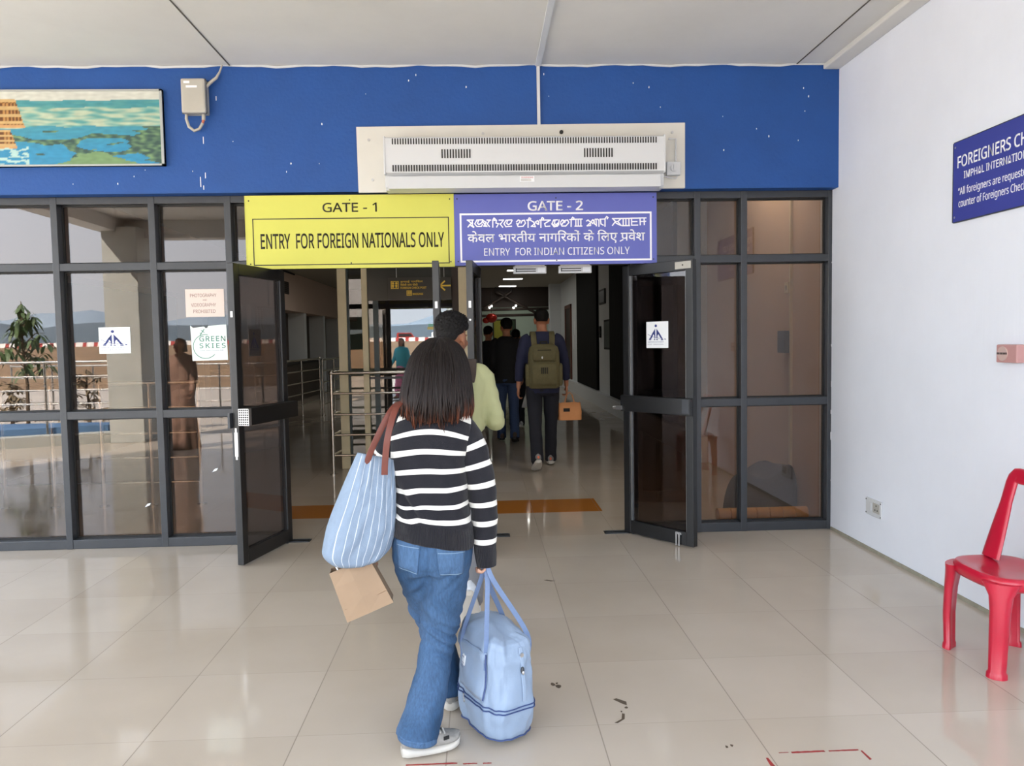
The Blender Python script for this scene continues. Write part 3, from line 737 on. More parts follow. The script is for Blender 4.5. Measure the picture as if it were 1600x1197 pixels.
# ------------------------------------------------------------------ marks on the floor
tape = mat('worn_red_tape', rgb(150, 44, 44), .6, var=.3, vscale=40)
def floor_patch(name, quads, m, lab, cat, group=None):
    if len(quads) == 1: return tag(MB().prism(quads[0], (0, 0, .0004), EX, EY, EZ, .0006).build(name, m), lab, cat, group)
    cx, cy = quads[0][0]; t = thing(name, lab, cat, (cx, cy, 0), 0, group)
    for q in quads: MB().prism([(x-cx, y-cy) for x, y in q], (0, 0, .0004), EX, EY, EZ, .0006).build('piece', m, t)
    return t
def rag(x0, x1, y, h):
    n = 10; up = [(x0+(x1-x0)*i/n, y+h*random.uniform(.5, 1)) for i in range(n+1)]; dn = [(x0+(x1-x0)*i/n, y-h*random.uniform(.5, 1)) for i in range(n, -1, -1)]
    return up+dn
floor_patch('floor_tape', [rag(1.075, 1.195, -3.083, .006), rag(1.21, 1.318, -3.083, .005), [(1.322,-3.09),(1.328,-3.088),(1.334,-3.145),(1.325,-3.15)], [(.972,-3.112),(.980,-3.112),(.985,-3.17),(.970,-3.16)], rag(1.03, 1.065, -3.082, .002)], tape, 'worn red tape outline with a slanted end on the floor', 'tape', 'red tape marks on the floor')
floor_patch('floor_tape', [rag(-.29, -.11, -3.068, .005), rag(-.09, -.04, -3.074, .004), rag(-.02, .01, -3.076, .004)], tape, 'short strip of worn red tape on the floor beside the sneaker', 'tape', 'red tape marks on the floor')
mud = mat('dried_mud', rgb(84, 72, 58), .85)
def blot(cx, cy, r, st=1.0):
    return [(cx+r*math.cos(a)*random.uniform(.5, 1.1)*.6, cy+r*st*math.sin(a)*random.uniform(.5, 1.1)) for a in np.linspace(0, 2*PI, 10)[:-1]]
floor_patch('mud_stain', [[(.515,-2.635),(.53,-2.628),(.565,-2.66),(.562,-2.69),(.545,-2.675)], blot(.555,-2.71,.012), blot(.53,-2.74,.008), [(.53,-2.755),(.54,-2.76),(.532,-2.80),(.50,-2.83),(.488,-2.828),(.52,-2.80)]], mud, 'larger curved dark mud scuff on the floor beyond the blue bag', 'stain')
floor_patch('mud_stain', [blot(.283,-2.48,.02), blot(.305,-2.50,.022), blot(.30,-2.47,.01)], mud, 'small dark mud spot on the floor next to the blue bag', 'stain')
floor_patch('mud_stain', [blot(.86,-3.03,.012), blot(.88,-3.022,.01)], mud, 'tiny dark mud spot beside the slanted red tape outline', 'stain')
floor_patch('mud_stain', [[(.36,-1.05),(.38,-1.042),(.43,-1.072),(.40,-1.076)]], mud, 'thin dark scrape on the floor between gates and blue bag', 'stain')

# ------------------------------------------------------------------ interior: vestibule partition
vp = sroot('window_4')
Y = 3.40
for x, wd in ((-1.655, .10), (-1.376, .065), (-.248, .115)):
    MB().box(x, x+wd, Y-.05, Y+.05, 0, 3.3).build('post', M['cream'], vp, bevel=.004)
MB().box(-.325, -.248, Y-.03, Y+.03, 0, 3.3).build('post', M['brown_panel'], vp)
MB().box(-1.311, -.325, Y-.02, Y+.02, 1.965, 3.3).build('transom_panel', mat('dark_transom_panel', rgb(52, 54, 50), .25), vp)
MB().box(-1.311, -.325, Y-.015, Y+.015, .08, 1.965).build('pane', M['clear_glass'], vp)
MB().box(-1.555, -1.376, Y-.005, Y+.005, .08, 3.3).build('pane', M['clear_glass'], vp)
MB().box(-1.311, -.325, Y-.03, Y+.03, 0, .08).box(-1.555, -1.376, Y-.03, Y+.03, 0, .08).box(-1.311, -.325, Y-.03, Y-.015, 1.05, 1.075).build('window_frame', M['frame'], vp)
MB().box(-1.25, -1.19, Y-.02, Y+.02, .08, 1.965).box(-1.555, -1.53, Y-.02, Y+.02, .08, 3.3).build('mullion', mat('dark_teal_mullion', rgb(40, 58, 62), .4), vp)
# fin glass running back from the partition, and a dark backing counter behind it
struct('wall_vestibule', MB().box(-1.66, -.25, 6.4, 6.5, 0, 3.3), M['brown_panel'])
sg = thing('hanging_sign', 'dark foreigners check post sign with yellow lettering and arrow inside', 'sign', (-.66, 3.31, 1.97))
MB().box(-.40, .33, -.012, .012, 0, .255).build('board', mat('dark_sign_panel', rgb(36, 36, 32), .35), sg)
yl = mat('yellow_glow_print', rgb(214, 178, 60), .5, emit=.02)  # a faint glow is put into the yellow lettering
o = Vector((-.40, -.012, 0))
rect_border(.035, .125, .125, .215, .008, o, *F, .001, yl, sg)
ic = MB()
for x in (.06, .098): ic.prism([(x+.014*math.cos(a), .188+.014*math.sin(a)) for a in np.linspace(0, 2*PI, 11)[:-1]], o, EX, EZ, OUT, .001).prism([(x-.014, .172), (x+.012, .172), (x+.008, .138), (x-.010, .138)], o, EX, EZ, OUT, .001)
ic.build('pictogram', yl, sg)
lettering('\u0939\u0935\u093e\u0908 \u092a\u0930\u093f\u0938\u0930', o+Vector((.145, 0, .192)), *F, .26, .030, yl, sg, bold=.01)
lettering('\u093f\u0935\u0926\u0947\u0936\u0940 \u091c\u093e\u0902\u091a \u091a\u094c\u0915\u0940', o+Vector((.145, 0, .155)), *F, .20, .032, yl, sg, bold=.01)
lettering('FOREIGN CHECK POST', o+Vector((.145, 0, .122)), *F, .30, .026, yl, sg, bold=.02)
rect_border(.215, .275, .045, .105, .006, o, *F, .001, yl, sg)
ic = MB()
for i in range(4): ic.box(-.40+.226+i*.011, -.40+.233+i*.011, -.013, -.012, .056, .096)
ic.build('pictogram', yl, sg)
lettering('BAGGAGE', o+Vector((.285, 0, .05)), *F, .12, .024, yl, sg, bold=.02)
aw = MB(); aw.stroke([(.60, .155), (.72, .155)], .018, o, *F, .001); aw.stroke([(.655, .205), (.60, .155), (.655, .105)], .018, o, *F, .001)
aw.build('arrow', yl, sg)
for x in (-.3, .25): MB().cyl((x, 0, .25), (x, 0, 1.33), .004, 6).build('hanger', M['alu'], sg)
st_ = thing('paper_notice', 'small green and yellow notice stuck on the inner glass partition', 'notice', (-.62, 3.383, 1.62))
MB().box(0, .17, -.001, .0, 0, .032).build('strip', mat('pale_yellow_paper', rgb(226, 216, 140), .6), st_)
MB().box(.01, .16, -.001, .0, .034, .066).build('strip', mat('pale_green_paper', rgb(150, 214, 190), .6), st_)

# ------------------------------------------------------------------ stainless railings
def railing(lab, p0, p1, posts, rails=(1.143, .915, .678, .449, .219), r=.020, returns=None, rz=.013):
    p0, p1 = Vector((*p0, 0)), Vector((*p1, 0)); t = thing('steel_railing', lab, 'railing', p0, group=None)
    d = p1-p0
    for k in range(posts):
        q = d*(k/(posts-1))
        po = MB().cyl(q, q+Vector((0, 0, rails[0])), r, 12).cyl(q, q+Vector((0, 0, .012)), r*2.2, 16)
        po.build('post', M['steel'], t, smooth=True)
        if k in (0, posts-1): MB().ell(q+Vector((0, 0, rails[0]+.005)), (.028,)*3, 12, 8).build('finial', M['steel'], t, smooth=True)
    for i, z in enumerate(rails):
        pts = [Vector((0, 0, z)), d+Vector((0, 0, z))]
        if returns is not None: pts = [Vector((*returns, 0))-p0+Vector((0, 0, z))] + pts
        for a, b in zip(pts[:-1], pts[1:]):
            MB().cyl(a, b, r if i == 0 else rz, 10).build('rail', M['steel'], t, smooth=True)
    return t
railing('polished steel railing in front of the cream posts behind the gates', (-1.675, 2.95), (-.42, 2.95), 2, returns=(-1.66, 3.33))
railing('steel railing just behind the glass panels with the notices', (-4.4, 1.5), (-2.62, 1.5), 5)
railing('steel queue railing in the dark hall seen past the open leaf', (-3.85, 7.5), (-3.6, 11.6), 4)
railing('steel queue railing further back in the dark hall', (-3.25, 10.2), (-3.2, 12.4), 3)

# ------------------------------------------------------------------ interior fittings
M['tube'] = mat('lit_lamp_panel', (1, .97, .9, 1), .5, emit=2.6)
def lamp(x, y, wd, dp, lab, z=3.3):
    t = thing('ceiling_light', lab, 'ceiling light', (x, y, z), group='lit ceiling panels in the hall')
    MB().box(-wd/2-.02, wd/2+.02, -dp/2-.02, dp/2+.02, -.03, 0).build('frame', M['white_plastic'], t)
    MB().box(-wd/2, wd/2, -dp/2, dp/2, -.036, -.03).build('diffuser', M['tube'], t)
for i, (x, y) in enumerate(((1.0, 14.2), (1.42, 14.2), (.98, 17.0), (.93, 20.0))):
    lamp(x, y, .55 if i != 1 else .3, .28, ['long lit panel nearest the gate on the corridor ceiling', 'short lit panel beside the nearest long one on the corridor ceiling', 'second long lit panel along the corridor ceiling', 'farthest lit panel on the corridor ceiling'][i])
lamp(-2.3, 12.5, .6, .3, 'lit panel on the dim hall ceiling beside the cream post')
lamp(-.9, 2.2, .9, .12, 'lit tube on the ceiling between the gates and the railing')
for y, lab in ((10.2, 'nearer dark square vent on the pinkish wall band'), (13.6, 'farther dark square vent on the pinkish wall band')):
    v = thing('wall_vent', lab, 'vent', (-4.8, y, 2.72), group='vents on the wall band')
    MB().box(0, .02, -.3, .3, 0, .3).build('frame', M['dark'], v)
    s_ = MB()
    for i in range(6): s_.box(.02, .028, -.28, .28, .02+i*.047, .04+i*.047)
    s_.build('louvre', M['brown_panel'], v)
wc = thing('wall_conduit', 'dark conduit across the pinkish wall band between the two vents', 'conduit', (-4.79, 12, 2.35))
MB().box(0, .025, -.03, .03, 0, .95).box(0, .03, -1.8, 2.5, .90, .93).build('pipe', M['dark'], wc)
cn = thing('service_counter', 'dark service counter along the wall of the hall with vents', 'counter', (-5.0, 12, 0))
MB().box(-.25, .25, -3.5, 5, 0, .95).build('body', M['brown_panel'], cn); MB().box(-.28, .3, -3.55, 5.05, .95, 1.0).build('worktop', M['dark'], cn)
gold = mat('gold_marigold', rgb(206, 150, 50), .6, var=.3, vscale=60)
gd = MB()
for k in range(3):
    for i in range(26): gd.ell((-4.84+k*.03, 11.2+k*.12+.02*math.sin(i), 1.12+i*.047), (.03, .03, .025), 8, 6)
tag(gd.build('flower_garland', gold, smooth=True), 'golden marigold garland hanging by the dark hall counter', 'garland')
# red lantern ornaments and crossed beams at the corridor end
tr = thing('crossed_truss', 'dark crossed truss with small spotlights at the corridor end', 'truss', (.95, 20.8, 2.6))
for x in (.15, -.4): MB().cyl((x, 0, .5), (x, 0, .7), .02, 6).build('hanger', M['dark'], tr)
for a, b in (((-1.1, 0, -.2), (.15, 0, .55)), ((-.4, 0, .55), (1.0, 0, -.22)), ((-1.6, 0, -.08), (1.5, 0, -.05)), ((-1.6, 0, -.28), (1.5, 0, -.26))):
    MB().tube([a, b], .045, 6).build('beam', M['brown_panel'], tr)
for x, z in ((-.62, .0), (-.55, .05), (.2, -.02), (.28, .05)):
    MB().ell((x, -.12, z), (.035, .035, .035), 10, 8).build('spotlight', M['tube'], tr)
rl = thing('red_lantern', 'shiny red hanging ornament at the end of the corridor', 'ornament', (.38, 20.2, 2.05))
MB().ell((0, 0, .18), (.20, .2, .16), 16, 10).ell((-.18, 0, .1), (.13, .13, .1), 12, 8).build('globe', mat('red_foil', rgb(170, 36, 24), .2, metal=.3), rl, smooth=True)
MB().cyl((0, 0, .33), (0, 0, 1.2), .008, 6).build('cord', M['dark'], rl)
ps_ = thing('framed_poster', 'green and yellow framed poster on the pale green end wall', 'poster', (.95, 24.57, 1.3))
MB().box(-.45, .45, -.02, .02, 0, 1.0).build('picture_frame', M['dark'], ps_)
MB().box(-.41, .0, -.024, -.02, .05, .95).build('print', mat('olive_print', rgb(150, 150, 50), .6), ps_); MB().box(0, .41, -.024, -.02, .05, .95).build('print', mat('dark_green_print', rgb(34, 58, 34), .6), ps_)
# frames, notices, hydrant box on the right corridor wall
for y, z, w_, h_, lab in ((10.85, 2.22, .75, .32, 'small square framed notice on the strip between black wall panels'), (10.15, 1.25, .9, .62, 'tall dark framed board on the strip between black wall panels'), (11.2, 1.5, .12, .25, 'narrow dark switch box on the strip between black wall panels')):
    f_ = thing('framed_board', lab, 'board', (2.655, y, z), group='boards on the corridor wall strip')
    MB().box(-.03, 0, -w_/2, w_/2, 0, h_).build('frame', M['dark'], f_)
    MB().box(-.033, -.03, -w_/2+.05, w_/2-.05, .04, h_-.04).build('sheet', M['frame'], f_)
for k, (y, z) in enumerate(((15.5, 1.35), (15.9, 1.6), (16.2, 1.2))):
    p_ = thing('paper_notice', ['nearest white notice sheet before the red brown door frame', 'second white notice sheet before the red brown door frame', 'farthest white notice sheet before the red brown door frame'][k], 'notice', (2.655, y, z), group='notice sheets on the corridor wall')
    MB().box(-.004, 0, -.14, .14, 0, .38).build('sheet', M['paper'], p_)
# objects on the beige wall behind the right panes
cw = thing('wall_conduit', 'beige vertical conduit on the brown wall behind the glass panels', 'conduit', (2.648, .75, .30))
MB().box(-.022, 0, -.014, .014, 0, 2.95).build('trunking', M['cream'], cw)
tb_ = thing('wall_switch', 'small pale switch on the beige conduit behind the glass', 'switch', (2.648, .81, 1.84))
MB().box(-.03, 0, -.045, .045, 0, .095).build('box', M['cream'], tb_, bevel=.004); MB().box(-.034, -.03, -.015, .015, .03, .065).build('rocker', M['grey_plastic'], tb_)
db = thing('terminal_box', 'dark grey terminal box beside the beige conduit behind the glass', 'box', (2.648, .84, 1.33))
MB().box(-.06, 0, -.085, .085, 0, .19).build('box', M['frame'], db, bevel=.006); MB().box(-.062, -.06, -.06, .06, .03, .16).build('lid', M['frame'], db, bevel=.001)
bm_ = thing('bamboo_bundle', 'bundle of golden bamboo poles on the floor behind the glass', 'bamboo', (2.25, .33, 0))
for i in range(7):
    x = -.33+i*.104
    MB().cyl((x-.048, 0, .055), (x+.048, 0, .055), .05, 14).ell((x+.05, 0, .055), (.010, .052, .052), 12, 8).build('bamboo_section', mat('bamboo', rgb(206, 158, 88), .5, var=.15, vscale=10), bm_, smooth=True)
sk = MB(); rr = []
for i in range(9):
    a = i/8; rr.append([Vector((2.32+x*(1-.35*a**2)+.04*a, .62+y*(1-.3*a**2), .36*math.sin(a*PI/2)*(1+.15*math.sin(x*9+y*5)))) for x, y in sup(.30, .20, 28, 2.6)])
sk.loft(rr)
tag(sk.build('cloth_sack', mat('dark_grey_cloth', rgb(70, 68, 70), .9, var=.15, vscale=8, bump=.4, bscale=30), smooth=True), 'slumped dark grey sack behind the golden bamboo poles', 'sack')
cb_ = thing('cardboard_box', 'small open cardboard box beside the slumped dark grey sack', 'box', (2.52, 1.08, 0))
MB().box(-.10, .10, -.13, .13, 0, .20).build('carton', mat('cardboard', rgb(178, 140, 96), .8), cb_, bevel=.003)
MB().prism([(-.13, .2), (.13, .2), (.12, .27), (-.12, .26)], (-.1, 0, 0), EY, EZ, Vector((-1, 0, 0)), .004).build('flap', mat('cardboard_inside', rgb(196, 160, 116), .8), cb_)
# soft light inside the hall: area lights, most of them under a lamp panel
def area(name, loc, sx, sy, power, col=(1, .93, .82)):
    l = bpy.data.lights.new(name, 'AREA'); l.shape = 'RECTANGLE'; l.size = sx; l.size_y = sy; l.energy = power; l.color = col
    o = bpy.data.objects.new(name, l); COL.objects.link(o); o.location = loc; return o
area('hall_area_light', (.95, 17.0, 3.24), .6, 5, 2.6); area('hall_area_light', (-2.3, 12.5, 3.24), .6, 1.5, 8); area('hall_area_light', (-.9, 2.2, 3.24), .9, .12, 1.2)
area('hall_area_light', (2.3, 1.0, 3.24), .4, 1.2, 2.2)  # added light to brighten the beige wall seen through the panes
lamp(2.3, 1.0, .45, 1.1, 'added lit panel brightening the beige wall behind the glass panels', 3.3)  # panel added as housing for that extra light
area('hall_area_light', (1.2, 23, 3.24), .9, .5, 4)  # area light before the end wall, without a panel

# ------------------------------------------------------------------ outdoors behind the camera (seen in the glass)
M['apron'] = mat('pale_concrete_paving', rgb(186, 176, 164), .85, var=.08, vscale=1)
M['dry_grass'] = mat('dry_brown_grass', rgb(138, 110, 80), .95, var=.25, vscale=.6)
struct('ground', MB().add([(-26, -22, -.02), (26, -22, -.02), (26, -7.2, -.02), (-26, -7.2, -.02), (-26, 12, -.02), (-9.1, 12, -.02), (-9.1, -7.2, -.02), (2.78, -7.2, -.02), (2.78, 12, -.02), (26, 12, -.02)], [(0, 1, 2, 3), (3, 6, 5, 4), (7, 2, 9, 8)]), M['apron'])
fv = []; ff = []
for j, (y, z) in enumerate(((-22, -.03), (-30, .1), (-45, .9), (-62, 1.55), (-110, 1.6), (-400, 1.4), (-1200, 0), (-3200, 0))):
    for i in range(9): fv.append(((-1+i*.25)*max(90, -y*1.6), y, z))
for j in range(7):
    for i in range(8): ff.append((j*9+i, j*9+i+1, (j+1)*9+i+1, (j+1)*9+i))
struct('field', MB().add(fv, ff), M['dry_grass'])
def hills(n, y, h, seed, colr, amp):
    vs = []; fs = []; K = 120; R = 10
    for j in range(R):
        for i in range(K):
            x = (i/(K-1)-.5)*6400; t = j/(R-1); prof_ = math.sin(PI*t)
            hh = h*(.55+.45*mnoise.noise((x*.0016, seed, 0))+amp*mnoise.noise((x*.006, seed, t*2)))*prof_
            vs.append((x, y-(t-.5)*700, max(0, hh)))
    for j in range(R-1):
        for i in range(K-1): fs.append((j*K+i, j*K+i+1, (j+1)*K+i+1, (j+1)*K+i))
    struct('hill_%d' % n, MB().add(vs, fs), mat('hazed_forest_hill', colr, 1.0), smooth=True)  # bluish grey distance haze is put into the hill colour
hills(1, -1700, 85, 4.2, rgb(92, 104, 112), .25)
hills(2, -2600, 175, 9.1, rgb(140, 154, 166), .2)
# low red and white painted barrier wall along the far edge of the field
bw = mat('white_barrier_paint', rgb(226, 222, 216), .7); br = mat('red_barrier_paint', rgb(166, 52, 46), .7)
bt = thing('barrier_wall', 'low red and white painted barrier wall across the dry field', 'barrier', (-22, -62, 1.54))
MB().prism([(-.3, 0), (.3, 0), (.18, .34), (-.18, .34)], (-26, 0, 0), EY, EZ, EX, 52).build('wall', br, bt)
wb_ = MB()
for i in range(56): wb_.prism([(-.32, -.02), (.32, -.02), (.19, .37), (-.19, .37)], (-25.8+i*.93, 0, 0), EY, EZ, EX, .60)
wb_.build('white_paint', bw, bt)
# columns and stair kerb
struct('column_1', MB().box(-5.72, -5.2, -6.65, -6.15, 0, 3.3), M['concrete'], bevel=.01)
struct('column_2', MB().box(-1.0, -.55, -11.4, -10.95, 0, 3.2), M['concrete'])
blue_low = mat('faded_blue_paint', rgb(86, 122, 160), .7, var=.1)
struct('trim_6', MB().prism([(-9.6, -4.6), (-5.75, -6.2), (-5.75, -6.5), (-9.6, -4.95)], (0, 0, 0), EX, EY, EZ, .16), M['concrete'])
struct('trim_7', MB().prism([(-10.6, -5.4), (-6.2, -7.1), (-6.2, -7.6), (-10.6, -7.6)], (0, 0, -.01), EX, EY, EZ, .20), blue_low)
rr_ = (1.25, 1.02, .80, .58)
railing('steel railing along the ramp kerb outside the canopy', (-10.4, -6.75), (-5.85, -6.75), 5, rails=rr_)
railing('steel railing climbing beside the outer ramp', (-9.8, -10.6), (-4.4, -9.8), 7, rails=(1.1, .85, .6, .35))
# tree with drooping leaves, dry shrubs
leafm = mat('mango_leaf', rgb(84, 104, 62), .5, var=.3, vscale=9); bark = mat('bark', rgb(98, 82, 64), .9)
def leafy(lab, loc, h, spread, n, ll, m=leafm, name='young_tree', droop=.9, cat='tree', base=.4):
    t = thing(name, lab, cat, loc)
    tb2 = MB(); lf = MB()
    tb2.tube([(0, 0, 0), (.02, 0, h*.4), (-.02, .02, h*.7), (0, 0, h*.97)], [.035, .028, .018, .006], 7)
    for k in range(n):
        a = random.uniform(0, 2*PI); z = h*random.uniform(base, .95); r = spread*(1.05-(z/h-base)/(1-base)*.8)*random.uniform(.45, 1)
        e = Vector((r*math.cos(a), r*math.sin(a), z+.18*h*random.uniform(.2, 1)))
        tb2.tube([(0, 0, z), e*.55+Vector((0, 0, z*.5)), e], [.010, .007, .004], 5)
        for q in range(9):
            b = random.uniform(0, 2*PI); d = Vector((math.cos(b), math.sin(b), -droop*random.uniform(.3, 1.4))).normalized(); s = d.cross(EZ).normalized()
            o_ = Vector((0, 0, z)).lerp(e, random.uniform(.55, 1.0)); L_ = ll*random.uniform(.6, 1.1); w_ = L_*.13; up_ = s.cross(d)*.012
            lf.add([o_, o_+d*L_*.35+s*w_+up_, o_+d*L_*.35-s*w_+up_, o_+d*L_*.75+s*w_*.8-EZ*.02, o_+d*L_*.75-s*w_*.8-EZ*.02, o_+d*L_-EZ*.05], [(0, 1, 2), (1, 3, 4, 2), (3, 5, 4)])
    tb2.build('trunk', bark, t, smooth=True); lf.build('foliage', m, t, fix=False)
    return t
leafy('young mango tree with drooping leaves rising behind the ramp railing', (-7.95, -7.9, 0), 2.15, .55, 30, .24)
dry = mat('dry_shrub', rgb(128, 112, 86), .9, var=.3, vscale=12)
for i, (x, y) in enumerate(((-9.6, -8.4), (-8.7, -8.7), (-7.2, -8.5), (-6.5, -8.9), (-5.6, -8.1))):
    leafy(['dry brown shrub farthest from the column behind the ramp railing', 'dry brown shrub before the young tree behind the ramp railing', 'dry brown shrub just past the young tree, towards the column', 'dry brown shrub between the young tree and the column', 'dry brown shrub nearest the column beside the ramp'][i], (x, y, 0), random.uniform(.8, 1.05), .55, 26, .15, dry, 'dry_shrub', .2, 'shrub', .12)
# parked vehicles on the far side of the forecourt
def van(lab, loc, rz, colr, L_=4.4, H_=1.9, W_=1.75):
    t = thing('parked_van', lab, 'van', loc, rz)
    b = [(-L_/2, .35), (-L_/2, .9*H_), (-L_/2+.15, H_), (L_/2-1.4, H_), (L_/2-.75, 1.05), (L_/2-.05, .92), (L_/2, .4), (L_/2-.2, .3), (-L_/2+.2, .3)]
    MB().prism(b, (0, -W_/2, 0), EX, EZ, EY, W_).build('body', mat('van_paint', colr, .3), t, bevel=.05)
    gl = MB()
    for s in (-1, 1):
        gl.prism([(-L_/2+.4, 1.1), (-L_/2+.4, H_-.2), (L_/2-1.5, H_-.2), (L_/2-1.0, 1.1)], (0, s*(W_/2+.004), 0), EX, EZ, Vector((0, -s, 0)), .01)
    gl.build('window', M['gasket'], t)
    for x in (-L_/2+.8, L_/2-.8):
        for s in (-1, 1):
            MB().cyl((x, s*W_/2, .32), (x, s*(W_/2-.2), .32), .32, 20).build('wheel', M['gasket'], t, smooth=True)
    return t
van('white van parked across the forecourt, reflected in the inner glass', (-8.0, -150, 1.5), .1, rgb(226, 228, 228))
van('red van parked far off, reflected in the glass', (-15.5, -152, 1.5), 0, rgb(170, 50, 44))
van('dark blue van parked far off, reflected in the inner glass', (-3.2, -148, 1.5), .05, rgb(50, 66, 96))
# ------------------------------------------------------------------ people
def V(*a): return Vector(a)
SKIN = {}
def skin(n, c):
    if n not in SKIN: SKIN[n] = mat('skin_'+n, c, .55, var=.05, vscale=20)
    return SKIN[n]
def rot_to(d, up=V(0,0,1)):
    y = d.normalized(); x = y.cross(up).normalized(); z = x.cross(y)
    return Matrix((x, y, z)).transposed()
def head_blobs(mb, c, s, R):
    """c = head centre, local +Y is where the face looks"""
    def E(p, r): mb.ell(c+R@(V(*p)*s), [q*s for q in r], 20, 14, R)
    E((0,-.014,.030), (.074,.094,.084)); E((0,.026,-.028), (.060,.068,.080)); E((0,.060,-.090), (.030,.028,.024)); E((0,.0,-.07), (.058,.06,.05))
    E((0,.086,.016), (.050,.014,.011)); E((0,.092,-.064), (.024,.011,.009)); E((0,.093,-.074), (.020,.010,.008))
    E((-.036,.072,-.03), (.022,.020,.022)); E((.036,.072,-.03), (.022,.020,.022))
    mb.tube([c+R@(V(0,.088,.008)*s), c+R@(V(0,.104,-.018)*s), c+R@(V(0,.113,-.036)*s)], [.008*s, .011*s, .014*s], 10)
    for q in (-1, 1):
        E((q*.077,-.006,-.010), (.010,.021,.032)); E((q*.081,-.012,.004), (.008,.020,.020)); E((q*.074,.002,-.036), (.009,.011,.013))
def eyes(root, c, s, R, par):
    for q in (-1, 1):
        e = MB().ell(c+R@(V(q*.030,.079,-.004)*s), (.013*s,.009*s,.009*s), 12, 8, R).build('eye', mat('eye_white', rgb(210, 204, 196), .3), par, smooth=True)
        MB().ell(c+R@(V(q*.030,.0865,-.004)*s), (.0058*s,.003*s,.0058*s), 10, 6, R).build('iris', mat('iris_brown', rgb(34, 22, 16), .2), e, smooth=True)
def hand(mb, wr, d, nrm, side, s=1.0, curl=.5):
    """wr wrist, d direction of the hand, nrm direction the palm faces, side = +1 when the thumb is on +(d x nrm)"""
    d = d.normalized(); nrm = (nrm-d*nrm.dot(d)).normalized(); t = d.cross(nrm)*side
    R = Matrix((t, d, nrm)).transposed()
    mb.tube([wr-d*.03*s, wr+d*.01*s], [.026*s, .026*s], 12, flat=.8)
    mb.ell(wr+d*.048*s, (.038*s, .050*s, .016*s), 16, 10, R)
    for i, (off, L, r, spread) in enumerate(((.028, .072, .0085, .06), (.0095, .080, .009, .01), (-.0095, .074, .0085, -.04), (-.027, .058, .0075, -.10))):
        b = wr+d*.088*s+t*off*s; dd = (d+t*spread).normalized(); pts = [b-dd*.02*s, b]; ang = 0; p = b
        for k, f in enumerate((.44, .32, .24)):
            ang += curl*(.55+.35*k)+i*.04
            p = p+(dd*math.cos(ang)+nrm*math.sin(ang))*L*f*s; pts.append(p)
        mb.tube(pts, [r*s*1.05, r*s, r*s*.95, r*s*.88, r*s*.7], 8)
        mb.ell(pts[-1], (r*.72*s,)*3, 8, 6)
    b = wr+d*.022*s+t*.026*s; q1 = b+(d*.5+t*.75+nrm*.25).normalized()*.032*s; q2 = q1+(d*.85+t*.2+nrm*.4).normalized()*.028*s; q3 = q2+(d*.9-t*.1+nrm*.5).normalized()*.020*s
    mb.tube([wr+d*.012*s+t*.012*s, b, q1, q2, q3], [.014*s, .013*s, .0105*s, .0095*s, .0072*s], 8); mb.ell(q3, (.0072*s,)*3, 8, 6)

def fk(h=1.72, legs=((20, 8), (-15, 25)), arms=((8, 6, 15), (-8, 6, 15)), lean=0.0, width=1.0, head_yaw=0, head_pitch=0, sway=0, foot_out=6):
    """joints of a figure facing +Y; legs/arms given left then right (fwd thigh angle, knee bend), (fwd, out, elbow)"""
    s = h/1.72; J = {'s': s}; r = math.radians
    hipz = 0.90*s; J['pelvis'] = V(0,0,hipz+.03*s)
    for k, sd, (a, kb) in (('L', -1, legs[0]), ('R', 1, legs[1])):
        hp = V(sd*.088*s*width, 0, hipz); kn = hp+V(sd*.006*s, math.sin(r(a)), -math.cos(r(a)))*.425*s
        an = kn+V(sd*-.004*s, math.sin(r(a-kb)), -math.cos(r(a-kb)))*.405*s
        J['hip'+k], J['kn'+k], J['an'+k] = hp, kn, an
        fp = a-kb                                      # the foot pitches with the shin when the leg trails
        pt = max(-62, min(18, (fp+8)*1.15 if fp < -8 else (fp*.6 if fp > 10 else 0)))
        J['pt'+k] = pt; J['fd'+k] = V(math.sin(r(sd*foot_out))*math.cos(r(pt)), math.cos(r(foot_out))*math.cos(r(pt)), math.sin(r(pt)))
    def low(k):
        an, fd = J['an'+k], J['fd'+k]; up = V(0, -fd.z, math.hypot(fd.x, fd.y))
        return min((an-fd*.06*s-up*.075*s).z, (an+fd*.17*s-up*.075*s).z)
    dz = -min(low('L'), low('R'))
    for k in list(J):
        if isinstance(J[k], Vector) and k[:2] != 'fd': J[k] = J[k]+V(0,0,dz)
    J['chest'] = J['pelvis']+V(0, lean*.30, .32*s); J['neck'] = J['pelvis']+V(0, lean*.52, .545*s)
    J['head'] = J['neck']+V(0, .025*s+lean*.12, .155*s)
    J['hy'], J['hp'] = head_yaw, head_pitch
    for k, sd, (a, o, e) in (('L', -1, arms[0]), ('R', 1, arms[1])):
        sh = J['neck']+V(sd*.175*s*width, -.005*s, -.062*s)
        u = V(sd*math.sin(r(o)), math.sin(r(a))*math.cos(r(o)), -math.cos(r(a))*math.cos(r(o)))
        el = sh+u*.285*s
        f = V(sd*math.sin(r(o))*.3, math.sin(r(a+e)), -math.cos(r(a+e))).normalized()
        J['sh'+k], J['el'+k], J['wr'+k], J['hd'+k] = sh, el, el+f*.245*s, f
    return J
def limb(mb, pts, rs, n=14, sub=5):
    """a tapered limb through joints, rounded at the bends"""
    P, Rr = [], []
    for i in range(len(pts)-1):
        for k in range(sub):
            t = k/sub; P.append(pts[i].lerp(pts[i+1], t)); Rr.append(rs[i]*(1-t)+rs[i+1]*t)
    P.append(pts[-1]); Rr.append(rs[-1])
    for _ in range(2):
        P = [P[0]]+[(P[i-1]+P[i]*2+P[i+1])/4 for i in range(1, len(P)-1)]+[P[-1]]
    mb.tube(P, Rr, n)
